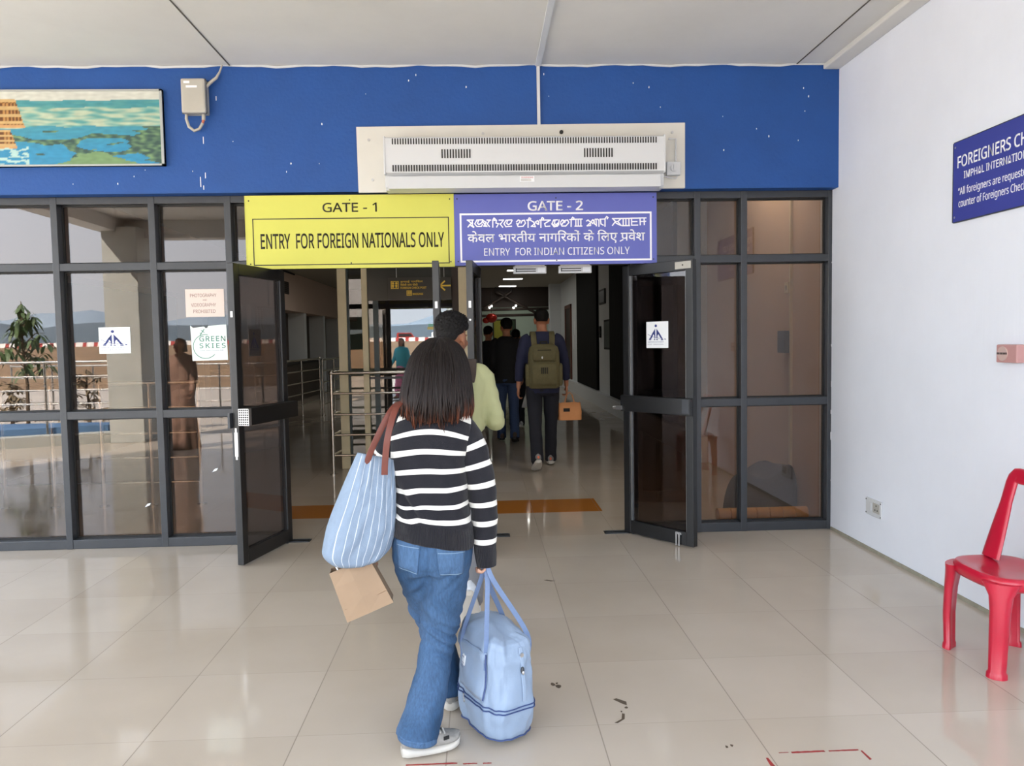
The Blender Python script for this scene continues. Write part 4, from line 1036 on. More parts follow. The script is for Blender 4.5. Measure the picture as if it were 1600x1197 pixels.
def ring(c, a, b, n=28, e=2.3, tilt=0, droop=0):
    return [V(c.x+x, c.y+y, c.z+tilt*x/max(a, 1e-6)-droop*(x/max(a, 1e-6))**2) for x, y in sup(a, b, n, e)]
def torso(mb, J, g=0.0, bulk=1.0, low=-.08, belly=0, top=.0):
    s = J['s']; pl, ch, nk = J['pelvis'], J['chest'], J['neck']; L = []
    for t, a, b, yo in ((low, .158, .112, 0), (0, .160, .115, 0), (.25, .142, .100+belly, .005), (.5, .148, .105+belly*.6, 0), (.75, .165, .112, 0), (.88, .172, .100, -.006), (.97, .150, .082, -.008), (1.03, .085, .065, -.004), (1.08+top, .055, .055, .002)):
        c = pl.lerp(ch, t*1.7) if t < .59 else ch.lerp(nk, (t-.59)/.41)
        L.append(ring(c+V(0, yo*s, 0), (a*bulk)*s+g, b*s+g, 28, 2.4, droop=(.030*s if .85 < t < 1.0 else 0)))
    mb.loft(L)
def fold_noise(amp, sx=9, sz=22, seed=0):
    def f(p):
        q = (p.x*sx+seed, p.y*sx, p.z*sz)
        return amp*(mnoise.noise(q)*.7+.5*abs(mnoise.noise((p.x*sx*2.1+seed, p.y*sx*2.1, p.z*sz*.5+3)))-.15)
    return f
def shoe(par, an, fd, s, upper, sole, name='shoe', L=.27, W=.047, H=.075, chunky=1.0, accent=None):
    """shoe with sole, upper and laces; an is the ankle, fd the direction of the foot"""
    fd = fd.normalized(); x = fd.cross(EZ).normalized(); up = x.cross(fd)
    o = an-up*H*s-fd*.075*s
    def prof(y):                                       # half width along the length
        return W*s*(.74+.34*math.sin(min(1, max(0, (y-.05)/.85))*PI*.72))*(1 if y < .8 else math.sqrt(max(.04, 1-((y-.8)/.205)**2))) * (1 if y > .1 else math.sqrt(max(.12, 1-((.1-y)/.112)**2)))
    K = 18; sr = []; n = 16
    ur = []
    for i in range(K+1):
        y = .002+i/K*.996; w = prof(y); c = o+fd*y*L*s
        lift = .012*s*max(0, (y-.7)/.3)**2
        sh = (.030 if y > .45 else .030+.010*chunky*(1-y/.45))*s*chunky
        sr.append([c+x*a*w*1.06+up*(b_*sh/2+sh/2+lift) for a, b_ in sup(1, 1, n, 3.4)])
        top = (.105 if y < .38 else .105-.062*((y-.38)/.62)**.8)*s
        ur.append([c+x*a*w*.97+up*(sh*.7+lift+(b_*.5+.5)*(top-sh*.7)) if b_ > -.2 else c+x*a*w+up*(sh*.7+lift+(b_*.5+.5)*(top-sh*.7)) for a, b_ in sup(1, 1, n, 2.2)])
    r = MB().loft(ur).build(name, upper, par, smooth=True, angle=60)
    MB().loft(sr).build('sole', sole, r, smooth=True, angle=50)
    lc = MB()
    for k in range(4):
        y = .48+k*.075; top = (.105-.062*((y-.38)/.62)**.8)*s; c = o+fd*y*L*s+up*(top+.004*s)
        w = prof(y)*.55; lc.tube([c-x*w-up*.006*s, c+up*.004*s, c+x*w-up*.006*s], .0035*s, 6)
    lc.build('laces', sole, r)
    if accent: MB().ell(an-fd*.066*s-up*.012*s, (.018*s, .012*s, .024*s), 12, 8, rot_to(fd)).build('heel_tab', accent, r, smooth=True)
    return r
def figure(label, loc, rz, J, tone, top, trousers, hair, shoes, sole, group=None, cat='person', voxel=.011, sleeve=1.0, belly=0.02, top_low=-.18, leg_w=1.0, fold=.006, hair_fn=None, face=False, cuff=True, accent=None, curl=.6, skirt=None, collar=True, shoe_len=.27, bulk=1.04):
    s = J['s']; R = Matrix.Rotation(math.radians(-J['hy']), 3, 'Z') @ Matrix.Rotation(math.radians(J['hp']), 3, 'X')
    b = MB()
    head_blobs(b, J['head'], s, R)
    b.tube([J['neck']-V(0,0,.06*s), J['neck']+V(0,.006*s,.03*s), J['head']+R@V(0,-.012,-.05)*s], [.066*s, .055*s, .053*s], 16)
    torso(b, J)
    for k, sd in (('L', -1), ('R', 1)):
        limb(b, [J['sh'+k], J['el'+k], J['wr'+k]], [.050*s, .038*s, .025*s])
        hand(b, J['wr'+k], J['hd'+k], V(-sd, .15, 0), sd, s, curl)
        limb(b, [J['hip'+k]+V(0,0,.02), J['kn'+k], J['an'+k]], [.082*s, .052*s, .034*s])
        fd = J['fd'+k]; b.ell(J['an'+k]+fd*.055*s-V(0,0,.03*s), (.036*s, .11*s, .03*s), 14, 8, rot_to(fd))
    me = fuse(b, voxel*.72, 4)
    root = link('person', me, tone, None, True, 180)
    root.location = loc; root.rotation_euler = (0, 0, rz)
    tag(root, label, cat, group)
    # top
    t = MB(); torso(t, J, .016, bulk, top_low, belly, -.02)
    for k in 'LR':
        w = J['el'+k].lerp(J['wr'+k], max(0, (sleeve-.5)*2)-.04) if sleeve > .5 else J['sh'+k].lerp(J['el'+k], sleeve*2)
        pts = [J['sh'+k]+(V(.05 if k == 'L' else -.05, 0, .02))*s, J['sh'+k], J['el'+k], w] if sleeve > .5 else [J['sh'+k], w]
        rs = [.060*s, .068*s, .056*s, .046*s] if sleeve > .5 else [.07*s, .064*s]
        limb(t, pts, rs)
        if cuff and sleeve > .5:
            dv = (w-J['el'+k]).normalized(); t.tube([w-dv*.03, w+dv*.012], .044*s, 14)
    if collar: t.tube([J['neck']+V(.062*math.cos(a), .066*math.sin(a)-.004, .018+.012*math.sin(a))*s for a in np.linspace(0, 2*PI, 25)[:-1]], .013*s, 8, closed=True)
    tm = fuse(t, voxel, 5, .5, fold_noise(fold, seed=len(label)))
    to = link('shirt', tm, top, root, True, 180)
    # trousers
    q = MB(); pl = J['pelvis']
    q.loft([ring(pl+V(0,0,z*s), a*s, b_*s, 28, 2.4) for z, a, b_ in ((.09, .152, .112), (.02, .168, .125), (-.06, .172, .130), (-.12, .150, .115))])
    for k in 'LR':
        an = J['an'+k]; e = (an-J['kn'+k]).normalized()
        limb(q, [J['hip'+k]+V(0, 0, .02*s), J['hip'+k].lerp(J['kn'+k], .5), J['kn'+k], an+e*.045*s], [.092*s*leg_w, .084*s*leg_w, .068*s*leg_w, .064*s*leg_w])
    qm = fuse(q, voxel, 5, .5, fold_noise(fold, 8, 12, 5+len(label)))
    tr_ = link('trousers', qm, trousers, root, True, 180)
    if skirt is not None:
        k2 = MB(); L = []
        lowz = min(J['anL'].z, J['anR'].z)
        for i in range(10):
            t_ = i/9; z = pl.z+.02*s-(pl.z-.30*s)*t_*skirt[1]
            L.append([V(p.x*(1+.10*math.sin(7*math.atan2(p.y, p.x))*t_), p.y*(1+.10*math.sin(7*math.atan2(p.y, p.x)+1)*t_), p.z) for p in ring(V(pl.x, pl.y, z), (.175+.06*t_)*s, (.135+.09*t_)*s, 48, 2.2)])
        k2.loft(L, True, False); k2.build('kurta_skirt', skirt[0], root, smooth=True, angle=180)
    for k in 'LR':
        shoe(root, J['an'+k], J['fd'+k], s, shoes, sole, L=shoe_len, accent=accent)
    if face: eyes(root, J['head'], s, R, root)
    if hair_fn: hair_fn(root, J['head'], s, R, hair)
    return root
def short_hair(curly=0, top=1.0, seed=1):
    """cropped hair: fuller on top, faded at the sides and nape; curly adds tight curls"""
    def f(root, c, s, R, m):
        mb = MB(); nu, nv = (110, 66) if curly else (44, 26); vs = []; fs = []
        for i in range(nv+1):
            el = PI/2-(i/nv)*PI*.80
            for j in range(nu):
                az = 2*PI*j/nu; d = V(math.cos(el)*math.sin(az), math.cos(el)*math.cos(az), math.sin(el))
                fr = max(0, d.y)                       # hairline: high over the face, low at the nape, clear of the ears
                lim = -.60+1.05*fr**.6+.42*math.exp(-((abs(d.x)-1.0)/.20)**2)*(1 if abs(d.y) < .45 else 0)
                k = min(1, max(0, (d.z-lim)/.12)); up = min(1, max(0, (d.z+.05)/.75))
                th = (-.012 if k <= 0 else .0035*k+.019*top*up*k)
                if curly and k > 0:
                    q = d*7.5+V(seed, 0, 0); w = abs(mnoise.noise(q))+abs(mnoise.noise(q*2.1))*.5
                    th += (.009+.022*up)*(.42-w)*curly*k
                else: th += .0025*mnoise.noise(d*14+V(seed, 0, 0))*k
                p = V(d.x*.076, d.y*.096-.013, d.z*.086+.030)+V(d.x, d.y, d.z)*th
                vs.append(c+R@(p*s))
        for i in range(nv):
            for j in range(nu): fs.append((i*nu+j, (i+1)*nu+j, (i+1)*nu+(j+1) % nu, i*nu+(j+1) % nu))
        fs.append(tuple(range(nu)))
        mb.add(vs, fs)
        return mb.build('hair', m, root, smooth=True, angle=180)
    return f
def long_hair(length=.28, scarf=False):
    def f(root, c, s, R, m):
        L = []
        for i in range(16):
            t = i/15; z = .118-t*(.118+length)
            k = math.sqrt(max(0, 1-((z-.03)/.092)**2)) if z > .03 else 1+.12*min(1, (.03-z)/.2)
            L.append([c+R@(V(x*.084*k, (y*.10-.018-.006*t)*1.0*(k if z > .03 else 1) if y < .35 or z > .075 else (y*.10*.25-.018), z)*s) for x, y in sup(1, 1, 32, 2)])
        MB().loft(L).build('hair', m, root, smooth=True, angle=180)
    return f
def near(a, b): return (Vector(a)+Vector(b))/2
# ------------------------------------------------------------------ woman in the striped sweater (modelled in world coordinates around her base)
B0 = V(-.20, -2.93, 0)
def W_(x, y, z): return V(x, y, z)-B0
wb = MB(); RH = Matrix.Rotation(math.radians(4), 3, 'Z')
hc = W_(-.152, -2.905, 1.372)
head_blobs(wb, hc, .98, RH)
wb.tube([W_(-.165,-2.93,1.20), W_(-.16,-2.925,1.27), W_(-.154,-2.915,1.33)], [.06, .05, .048], 14)
wb.loft([ring(W_(x, -2.93, z), a, b, 28, 2.4) for z, x, a, b in ((.66, -.19, .125, .10), (.78, -.19, .13, .10), (.95, -.19, .11, .09), (1.08, -.185, .12, .095), (1.17, -.18, .125, .085), (1.22, -.17, .09, .07), (1.25, -.165, .05, .05))])
limb(wb, [W_(-.085,-2.93,1.165), W_(-.008,-2.94,.95), W_(.006,-2.93,.745)], [.042, .033, .024])
hand(wb, W_(.007,-2.93,.735), V(0,0,-1), V(-1,.1,0), 1, .88, 1.15)
limb(wb, [W_(-.29,-2.93,1.165), W_(-.36,-2.86,.95), W_(-.43,-2.86,.755)], [.042, .033, .024])
hand(wb, W_(-.432,-2.862,.745), V(-.1,0,-1), V(1,.1,0), -1, .88, 1.1)
limb(wb, [W_(-.128,-2.93,.68), W_(-.172,-2.91,.39), W_(-.245,-2.985,.09)], [.075, .046, .032])
limb(wb, [W_(-.25,-2.93,.68), W_(-.215,-2.74,.40), W_(-.148,-2.63,.10)], [.075, .046, .032])
woman = link('person', fuse(wb, .007, 4), skin('light', rgb(206, 160, 136)), None, True, 180)
woman.location = B0
tag(woman, 'person in black and white striped sweater and blue jeans walking away', 'person')
eyes(woman, hc, .98, RH, woman)

# striped knit
def sweater_mat():
    m = bpy.data.materials.new('striped_knit'); m.use_nodes = True; nt = m.node_tree; p = nt.nodes['Principled BSDF']; L = nt.links.new
    a = N(nt, 'ShaderNodeAttribute', attribute_name='st'); s_ = N(nt, 'ShaderNodeSeparateXYZ'); L(a.outputs['Vector'], s_.inputs[0])
    def mth(op, *q):
        n = N(nt, 'ShaderNodeMath', operation=op)
        for i, v in enumerate(q):
            if isinstance(v, (int, float)): n.inputs[i].default_value = v
            else: L(v, n.inputs[i])
        return n.outputs[0]
    k = s_.outputs['Y']; d = mth('ABSOLUTE', mth('SUBTRACT', k, mth('ROUND', k)))
    on = mth('MULTIPLY', mth('LESS_THAN', d, .138), s_.outputs['Z'])
    on = mth('GREATER_THAN', on, .5)
    mx = N(nt, 'ShaderNodeMix', data_type='RGBA'); mx.inputs['A'].default_value = rgb(34, 34, 40); mx.inputs['B'].default_value = rgb(232, 230, 224)
    L(on, mx.inputs['Factor']); L(mx.outputs['Result'], p.inputs['Base Color'])
    p.inputs['Roughness'].default_value = .9; p.inputs['Sheen Weight'].default_value = .12; p.inputs['Specular IOR Level'].default_value = .2
    rib = mth('SINE', mth('MULTIPLY', s_.outputs['X'], 2*PI/.0072)); ribon = mth('GREATER_THAN', mth('MULTIPLY', s_.outputs['Z'], -1.0), .5)
    nz = N(nt, 'ShaderNodeTexNoise', inp={'Scale': 260., 'Detail': 3.})
    tc = N(nt, 'ShaderNodeTexCoord'); L(tc.outputs['Object'], nz.inputs['Vector'])
    h = mth('ADD', mth('MULTIPLY', mth('MULTIPLY', rib, ribon), 1.2), mth('MULTIPLY', nz.outputs[0], .8))
    bp = N(nt, 'ShaderNodeBump', inp={'Strength': .55, 'Distance': .003}); L(h, bp.inputs['Height']); L(bp.outputs[0], p.inputs['Normal'])
    return m
M['knit'] = sweater_mat()
def warp(z, tab):
    for (z0, k0), (z1, k1) in zip(tab[:-1], tab[1:]):
        if z <= z0 and z >= z1: return k0+(k1-k0)*(z0-z)/(z0-z1)
    return tab[0][1]-(z-tab[0][0])/.067 if z > tab[0][0] else tab[-1][1]+(tab[-1][0]-z)/.067
TT = [(1.236, 0), (1.169, 1), (1.101, 2), (1.032, 3), (.966, 4), (.908, 5), (.862, 6)]
KEY = [(1.285, -.163, .062, .056, 0, 0), (1.275, -.165, .080, .066, .004, 0), (1.258, -.169, .112, .080, .020, 0), (1.238, -.175, .136, .095, .042, 0), (1.215, -.180, .146, .106, .050, 0),
       (1.18, -.184, .149, .116, .044, 0), (1.13, -.190, .143, .122, .030, 0), (1.07, -.195, .138, .124, .018, .002), (1.00, -.192, .137, .123, .010, .002), (.94, -.188, .138, .125, .004, -.001), (.89, -.187, .140, .129, 0, -.008),
       (.855, -.187, .143, .133, 0, -.018), (.835, -.187, .146, .136, 0, -.024), (.81, -.187, .149, .139, 0, -.027), (.785, -.187, .150, .139, 0, -.029), (.768, -.187, .147, .136, 0, -.030)]
def lerpkey(z):
    for p, q in zip(KEY[:-1], KEY[1:]):
        if q[0] <= z <= p[0]:
            t = (p[0]-z)/(p[0]-q[0]); return [p[i]*(1-t)+q[i]*t for i in range(6)]
    return list(KEY[-1])
sw = MB(); sw.st = []; rings = []; NA = 120
zs = [1.285-(1.285-.768)*i/110 for i in range(111)]
for z in zs:
    _, cx, a, b, dr, tl = lerpkey(z); rg_ = []
    for i, (x, y) in enumerate(sup(1, 1, NA, 2.5)):
        ang = math.atan2(y, x)
        px, py = cx+x*a, -2.93+y*b
        k = min(1, max(0, (1.20-z)/.25)); lo = min(1, max(0, (.97-z)/.15))
        fold = (.011*k*mnoise.noise((px*11, py*7, z*9+px*16))+.010*lo*mnoise.noise((px*24, 2, z*18-px*10)))
        # two deep drag folds across the lower back, left side
        u = (px+.30)-( .98-z)*.55; fold += -.012*math.exp(-(u/.016)**2)*math.exp(-((z-.90)/.08)**2)*(1 if y < 0 else 0) + .008*math.exp(-((u-.03)/.02)**2)*math.exp(-((z-.91)/.08)**2)*(1 if y < 0 else 0)
        if z < .845: fold = fold*.5-.001+.004*max(0, (z-.80)/.045)
        n = V(x, y, 0).normalized()
        # shoulder slope: the left blade is carried up by the bag straps
        rg_.append(W_(px+n.x*fold, py+n.y*fold, z+tl*x-dr*x*x+(.008*x*x if x < 0 and z > 1.1 else 0)))
        zz = z+.006*k*mnoise.noise((px*9, py*5, 4))
        drag = .45*math.exp(-((px+.27)/.045)**2)*min(1, max(0, (.99-z)/.06))*(1 if y < 0 else 0)
        sw.st.append((px*1.4+(0 if abs(y) > .5 else py), warp(zz, TT)-drag*.5, (-1 if z < .842 else (1 if z < 1.262 else 0))))
    rings.append(rg_)
sw.loft(rings, False, False)
sweater = sw.build('sweater', M['knit'], woman, smooth=True, angle=180, fix=False)
sm = sweater.modifiers.new('thickness', 'SOLIDIFY'); sm.thickness = .005; sm.offset = 1
def sleeve(path, rad, tab, seed, zcuff):
    s = MB(); s.st = []; P = []; K = 90
    pts = [Vector(p) for p in path]
    for i in range(K+1):
        t = i/K*(len(pts)-1); j = min(int(t), len(pts)-2); f = t-j
        p0, p1, p2, p3 = pts[max(j-1, 0)], pts[j], pts[j+1], pts[min(j+2, len(pts)-1)]
        P.append(.5*((2*p1)+(p2-p0)*f+(2*p0-5*p1+4*p2-p3)*f*f+(3*p1-p0-3*p2+p3)*f**3))
    n = 48; prev = None; rings = []
    for i, p in enumerate(P):
        t = (P[min(i+1, K)]-P[max(i-1, 0)]).normalized()
        e1 = (V(0,1,0)-t*t.y).normalized(); e2 = t.cross(e1)
        u = i/K*(len(rad)-1); j = min(int(u), len(rad)-2); r = rad[j]*(1-(u-j))+rad[j+1]*(u-j)
        rg_ = []
        for q in range(n):
            a = 2*PI*q/n; w = p+(e1*math.cos(a)+e2*math.sin(a))*r
            cuff = w.z < zcuff
            am = .0015 if cuff else .006
            w = w+(e1*math.cos(a)+e2*math.sin(a))*(am*mnoise.noise((w.x*14+seed, w.y*14, w.z*26)) - (.003 if cuff else 0))
            rg_.append(W_(*w)); s.st.append((a*.04, warp(p.z, tab), -1 if p.z < zcuff else (1 if p.z < 1.125 else 0)))
        rings.append(rg_)
    s.loft(rings, False, False)
    o = s.build('sleeve', M['knit'], sweater, smooth=True, angle=180, fix=False)
    md = o.modifiers.new('thickness', 'SOLIDIFY'); md.thickness = .005; md.offset = 1
sleeve([(-.100,-2.93,1.165), (-.064,-2.93,1.140), (-.035,-2.935,1.075), (-.009,-2.94,.965), (.000,-2.938,.85), (.002,-2.932,.74), (.006,-2.93,.662)],
       [.046, .053, .052, .050, .048, .046, .043, .041, .038, .033], [(1.098, -1), (1.032, 0), (.964, 1), (.896, 2), (.828, 3), (.76, 4)], 3, .742)
sleeve([(-.262,-2.93,1.20), (-.30,-2.93,1.17), (-.335,-2.91,1.09), (-.368,-2.865,.965), (-.40,-2.86,.86), (-.43,-2.862,.76)],
       [.048, .056, .053, .050, .046, .042, .036], [(1.165, -1.3), (1.12, -.6), (1.055, 0.4), (.964, 1), (.896, 2), (.828, 3), (.76, 4)], 8, .80)

# jeans
jeans_m = mat('blue_denim', rgb(60, 90, 126), .85, var=.30, vscale=150, vstretch=(1, 1, .22), bump=.25, bscale=420)
def denim():
    nt = jeans_m.node_tree; p = nt.nodes['Principled BSDF']; L = nt.links.new
    src = p.inputs['Base Color'].links[0].from_socket
    g = N(nt, 'ShaderNodeTexNoise', inp={'Scale': 5.5, 'Detail': 3.}); tc = N(nt, 'ShaderNodeTexCoord'); mp = N(nt, 'ShaderNodeMapping'); mp.inputs['Scale'].default_value = (1, 1, .55)
    L(tc.outputs['Object'], mp.inputs[0]); L(mp.outputs[0], g.inputs['Vector'])
    mr = N(nt, 'ShaderNodeMapRange', inp={'From Min': .42, 'From Max': .62, 'To Min': 0., 'To Max': 1.}); L(g.outputs[0], mr.inputs[0])
    hs = N(nt, 'ShaderNodeHueSaturation', inp={'Saturation': 1.12, 'Value': .66}); L(src, hs.inputs['Color'])
    mx = N(nt, 'ShaderNodeMix', data_type='RGBA'); L(mr.outputs[0], mx.inputs['Factor']); L(src, mx.inputs['A']); L(hs.outputs[0], mx.inputs['B']); L(mx.outputs['Result'], p.inputs['Base Color'])
denim()
jm = MB()
jm.loft([ring(W_(x, -2.925+yo, z), a, b, 32, 2.5, tilt=tl) for z, x, a, b, yo, tl in ((.86, -.19, .132, .110, 0, 0), (.82, -.19, .140, .118, 0, 0), (.76, -.19, .147, .128, -.004, 0), (.70, -.188, .143, .130, -.008, 0), (.655, -.19, .115, .110, -.006, 0))])
def oval_limb(mb, rows):
    mb.loft([ring(W_(x, y, z), a, b, 28, 2.2, tilt=tl) for x, y, z, a, b, tl in rows])
oval_limb(jm, [(-.125,-2.93,.74,.080,.105,0), (-.128,-2.932,.68,.084,.108,0), (-.138,-2.93,.63,.083,.100,0), (-.150,-2.925,.56,.080,.092,0), (-.163,-2.915,.48,.073,.084,0), (-.176,-2.908,.395,.064,.076,0), (-.187,-2.915,.33,.064,.075,0), (-.203,-2.930,.25,.066,.076,0), (-.224,-2.952,.17,.070,.080,0), (-.244,-2.974,.11,.072,.084,-.006), (-.256,-2.988,.070,.074,.087,-.012)])
oval_limb(jm, [(-.255,-2.93,.74,.080,.105,0), (-.252,-2.925,.68,.078,.105,0), (-.243,-2.89,.60,.072,.092,0), (-.232,-2.84,.52,.066,.084,0), (-.216,-2.775,.43,.062,.076,0), (-.200,-2.735,.36,.060,.072,0), (-.182,-2.70,.26,.062,.072,0), (-.162,-2.665,.15,.064,.076,0), (-.153,-2.65,.075,.064,.078,0)])
def jfold(p):
    q = p+B0; a = 0
    kn = math.exp(-((q.z-.40)/.10)**2); up = math.exp(-((q.z-.62)/.08)**2); lo = math.exp(-((q.z-.10)/.10)**2)
    a += .024*kn*mnoise.noise((q.x*7, q.y*7, q.z*36+q.x*26)) + .012*up*mnoise.noise((q.x*8+3, q.y*8, q.z*30-q.x*26)) + .011*lo*mnoise.noise((q.x*14, q.y*14, q.z*18))
    a += .0035*mnoise.noise((q.x*15, q.y*15, q.z*14+7))
    sea = math.exp(-((q.x+.190+(.76-q.z)*.05)/.007)**2)*(1 if q.y < -2.93 and .60 < q.z < .86 else 0)
    return a-.006*sea
jme = fuse(jm, .0075, 3, .5, jfold)
# open hems: cut the legs off just above the shoes
jeans = link('jeans', jme, jeans_m, woman, True, 180)
bvh = BVHTree.FromPolygons([v.co for v in jme.vertices], [p.vertices[:] for p in jme.polygons])
def patch(name, poly, m, parent, nu=12, off=.0035, y0=-.6, dirv=V(0,1,0), thick=.002):
    """a piece of cloth lying on the back of the jeans; poly = outline (x, z) as four corners"""
    vs = []; ok = True
    for j in range(nu+1):
        for i in range(nu+1):
            u, v = i/nu, j/nu
            x = (poly[0][0]*(1-u)+poly[1][0]*u)*(1-v)+(poly[3][0]*(1-u)+poly[2][0]*u)*v; z = (poly[0][1]*(1-u)+poly[1][1]*u)*(1-v)+(poly[3][1]*(1-u)+poly[2][1]*u)*v
            o = W_(x, -3.6, z); h = bvh.ray_cast(o, dirv)
            pt = (h[0]-dirv*off) if h[0] else None
            if pt is None: pt = V(o.x, -.11, o.z)
            vs.append(pt)
    b = MB().add(vs, [(j*(nu+1)+i, j*(nu+1)+i+1, (j+1)*(nu+1)+i+1, (j+1)*(nu+1)+i) for j in range(nu) for i in range(nu)])
    o = b.build(name, m, parent, smooth=True, angle=180, fix=False)
    md = o.modifiers.new('thickness', 'SOLIDIFY'); md.thickness = thick; md.offset = 0
    return o
pocket_m = mat('denim_pocket', rgb(68, 98, 134), .85, var=.28, vscale=150, vstretch=(1, 1, .22)); stitch = mat('denim_stitch', rgb(120, 146, 172), .8)
patch('back_pocket', [(-.158, .665), (-.078, .660), (-.066, .762), (-.168, .772)], pocket_m, jeans)
patch('back_pocket', [(-.300, .692), (-.235, .672), (-.222, .78), (-.312, .79)], pocket_m, jeans)
for pts in ([(-.155, .668), (-.08, .663), (-.08, .6655), (-.155, .6705)], [(-.162, .745), (-.07, .738), (-.07, .7405), (-.162, .7475)], [(-.30, .69), (-.236, .674), (-.236, .6765), (-.30, .6925)], [(-.307, .772), (-.227, .764), (-.227, .7665), (-.307, .7745)]):
    patch('stitching', pts, stitch, jeans, 10, .0062, thick=.001)
hemm = MB()
hemm.loft([ring(W_(-.2525+.0*z, -2.984, z), .0738, .0868, 40, 2.2, tilt=-.012) for z in (.082, .074, .066, .060)], False, False)
hemo = hemm.build('hem', pocket_m, jeans, smooth=True, angle=180); md = hemo.modifiers.new('thickness', 'SOLIDIFY'); md.thickness = .004
# sneakers
snk_u = mat('sneaker_mesh_grey', rgb(150, 147, 142), .75, var=.16, vscale=60, bump=.3, bscale=200); snk_s = mat('sneaker_sole_white', rgb(196, 192, 184), .6, var=.06)
fdr = V(.92, .40, .0)
s1 = shoe(woman, W_(-.244, -2.994, .092), V(.93, .36, 0), .93, snk_u, snk_s, 'sneaker', .235, .045, .094, 1.0)
dk = MB()
for a, h, l in ((.06, .058, .03), (.10, .056, .028), (.155, .06, .02)): dk.obb(W_(-.244, -2.994, 0)+V(.93, .36, 0).normalized()*(a-.07)+V(.34, -.94, 0)*.0445+V(0,0,h), (l, .004, .012), V(.93, .36, .1).normalized(), V(-.36, .93, 0).normalized())
dk.build('sneaker_mark', M['dark'], s1)
shoe(woman, W_(-.142, -2.635, .096), V(.10, .99, -.04), .93, snk_u, snk_s, 'sneaker', .235, .045, .094, 1.0)

# long hair: a shaped mass with separate strands, lighter at the ends
def hair_mat():
    m = bpy.data.materials.new('brown_hair'); m.use_nodes = True; nt = m.node_tree; p = nt.nodes['Principled BSDF']; L = nt.links.new
    a = N(nt, 'ShaderNodeAttribute', attribute_name='st'); s_ = N(nt, 'ShaderNodeSeparateXYZ'); L(a.outputs['Vector'], s_.inputs[0])
    r = N(nt, 'ShaderNodeValToRGB'); L(s_.outputs['Y'], r.inputs[0])
    e = r.color_ramp.elements; e[0].position = 0; e[0].color = rgb(21, 16, 15); e[1].position = 1; e[1].color = rgb(100, 56, 38)
    q = r.color_ramp.elements.new(.60); q.color = rgb(33, 23, 20)
    L(r.outputs[0], p.inputs['Base Color']); p.inputs['Roughness'].default_value = .5; p.inputs['Specular IOR Level'].default_value = .22; p.inputs['Anisotropic'].default_value = .6
    return m
hm = hair_mat(); rnd = random.Random(11)
HP = [(1.494, .0, .0), (1.488, .035, .034), (1.470, .066, .062), (1.445, .087, .083), (1.41, .102, .097), (1.37, .112, .104), (1.33, .119, .108), (1.29, .125, .110), (1.25, .128, .110), (1.215, .127, .106), (1.185, .118, .098)]
def hair_pt(az, t, grow=1.0):
    """az 0 = back of the head (towards -Y), +-PI = face side; t 0 crown .. 1 tips"""
    u = t*(len(HP)-1); j = min(int(u), len(HP)-2); f = u-j
    z, a, b = [HP[j][i]*(1-f)+HP[j+1][i]*f for i in range(3)]
    cx = -.146-.018*t; cy = -2.918-.045*min(1, max(0, (t-.25)/.5))
    return W_(cx+a*grow*math.sin(az), cy-b*grow*math.cos(az), z)
hb = MB(); hb.st = []; rings = []
for i in range(36):
    t = i/35; rg_ = []
    for j in range(72):
        az = 2*PI*j/72-PI
        front = max(0, (abs(az)-1.95)/1.2)
        g = .965-.10*front*min(1, t*3)+.020*mnoise.noise((math.sin(az)*7, math.cos(az)*7, t*1.2))*min(1, t*2)
        tt = t*(1-.10*min(1, (t-.6)/.4)*(.5+.9*mnoise.noise((az*2.6, 3, 0)))) if t > .6 else t
        tt *= 1-.10*math.sin(az)**2*t
        if front > .2 and t > .30: g *= .80
        rg_.append(hair_pt(az, tt, g)); hb.st.append((az, t*t*.82, 0))
    rings.append(rg_)
hb.loft(rings, False, True)
hair = hb.build('hair', hm, woman, smooth=True, angle=180, fix=False)
ls = MB(); ls.st = []
for k in range(420):
    az = rnd.uniform(-2.05, 2.05); t0 = rnd.choice([0.02, .05, .12, .25, .4]); t1 = .93+.09*mnoise.noise((az*3.2, k % 7, 0))+rnd.uniform(-.08, .09); n = 12; w = rnd.uniform(.0022, .0048); ph = rnd.uniform(0, 6); cl = rnd.uniform(-.10, .10)*.6; g0 = rnd.uniform(.975, 1.022)
    light = rnd.uniform(.5, 1.15)*(.85+.4*abs(math.sin(az))); pts = []
    part = -.25 if az < 0 else .05
    for i in range(n):
        f = i/(n-1); t = (t0+(t1-t0)*f)*(1-.10*math.sin(az)**2*f)
        p = hair_pt(az+cl*1.7*f*f+.05*math.sin(ph+5*f)*f+.10*mnoise.noise((az*3, f*2.5, 5))*f, min(t, 1), g0+.022*math.sin(ph*2+4*f)*f+.02*mnoise.noise((az*4, f*2, 1))*f+(.03*f**6 if k % 5 == 0 else 0))
        if t > 1: p = p-V(0, 0, (t-1)*.3)
        pts.append(p)
    v0 = len(ls.v); ls.tube(pts, [w*.5]+[w]*(n-3)+[w*.7, w*.2], 5)
    for i in range(n):
        for q in range(5): ls.st.append((az, min(1, (t0+(t1-t0)*i/(n-1))**2.6*light), 0))
strands = ls.build('hair_strands', hm, hair, smooth=True, angle=180, fix=False); strands['kind'] = 'stuff'

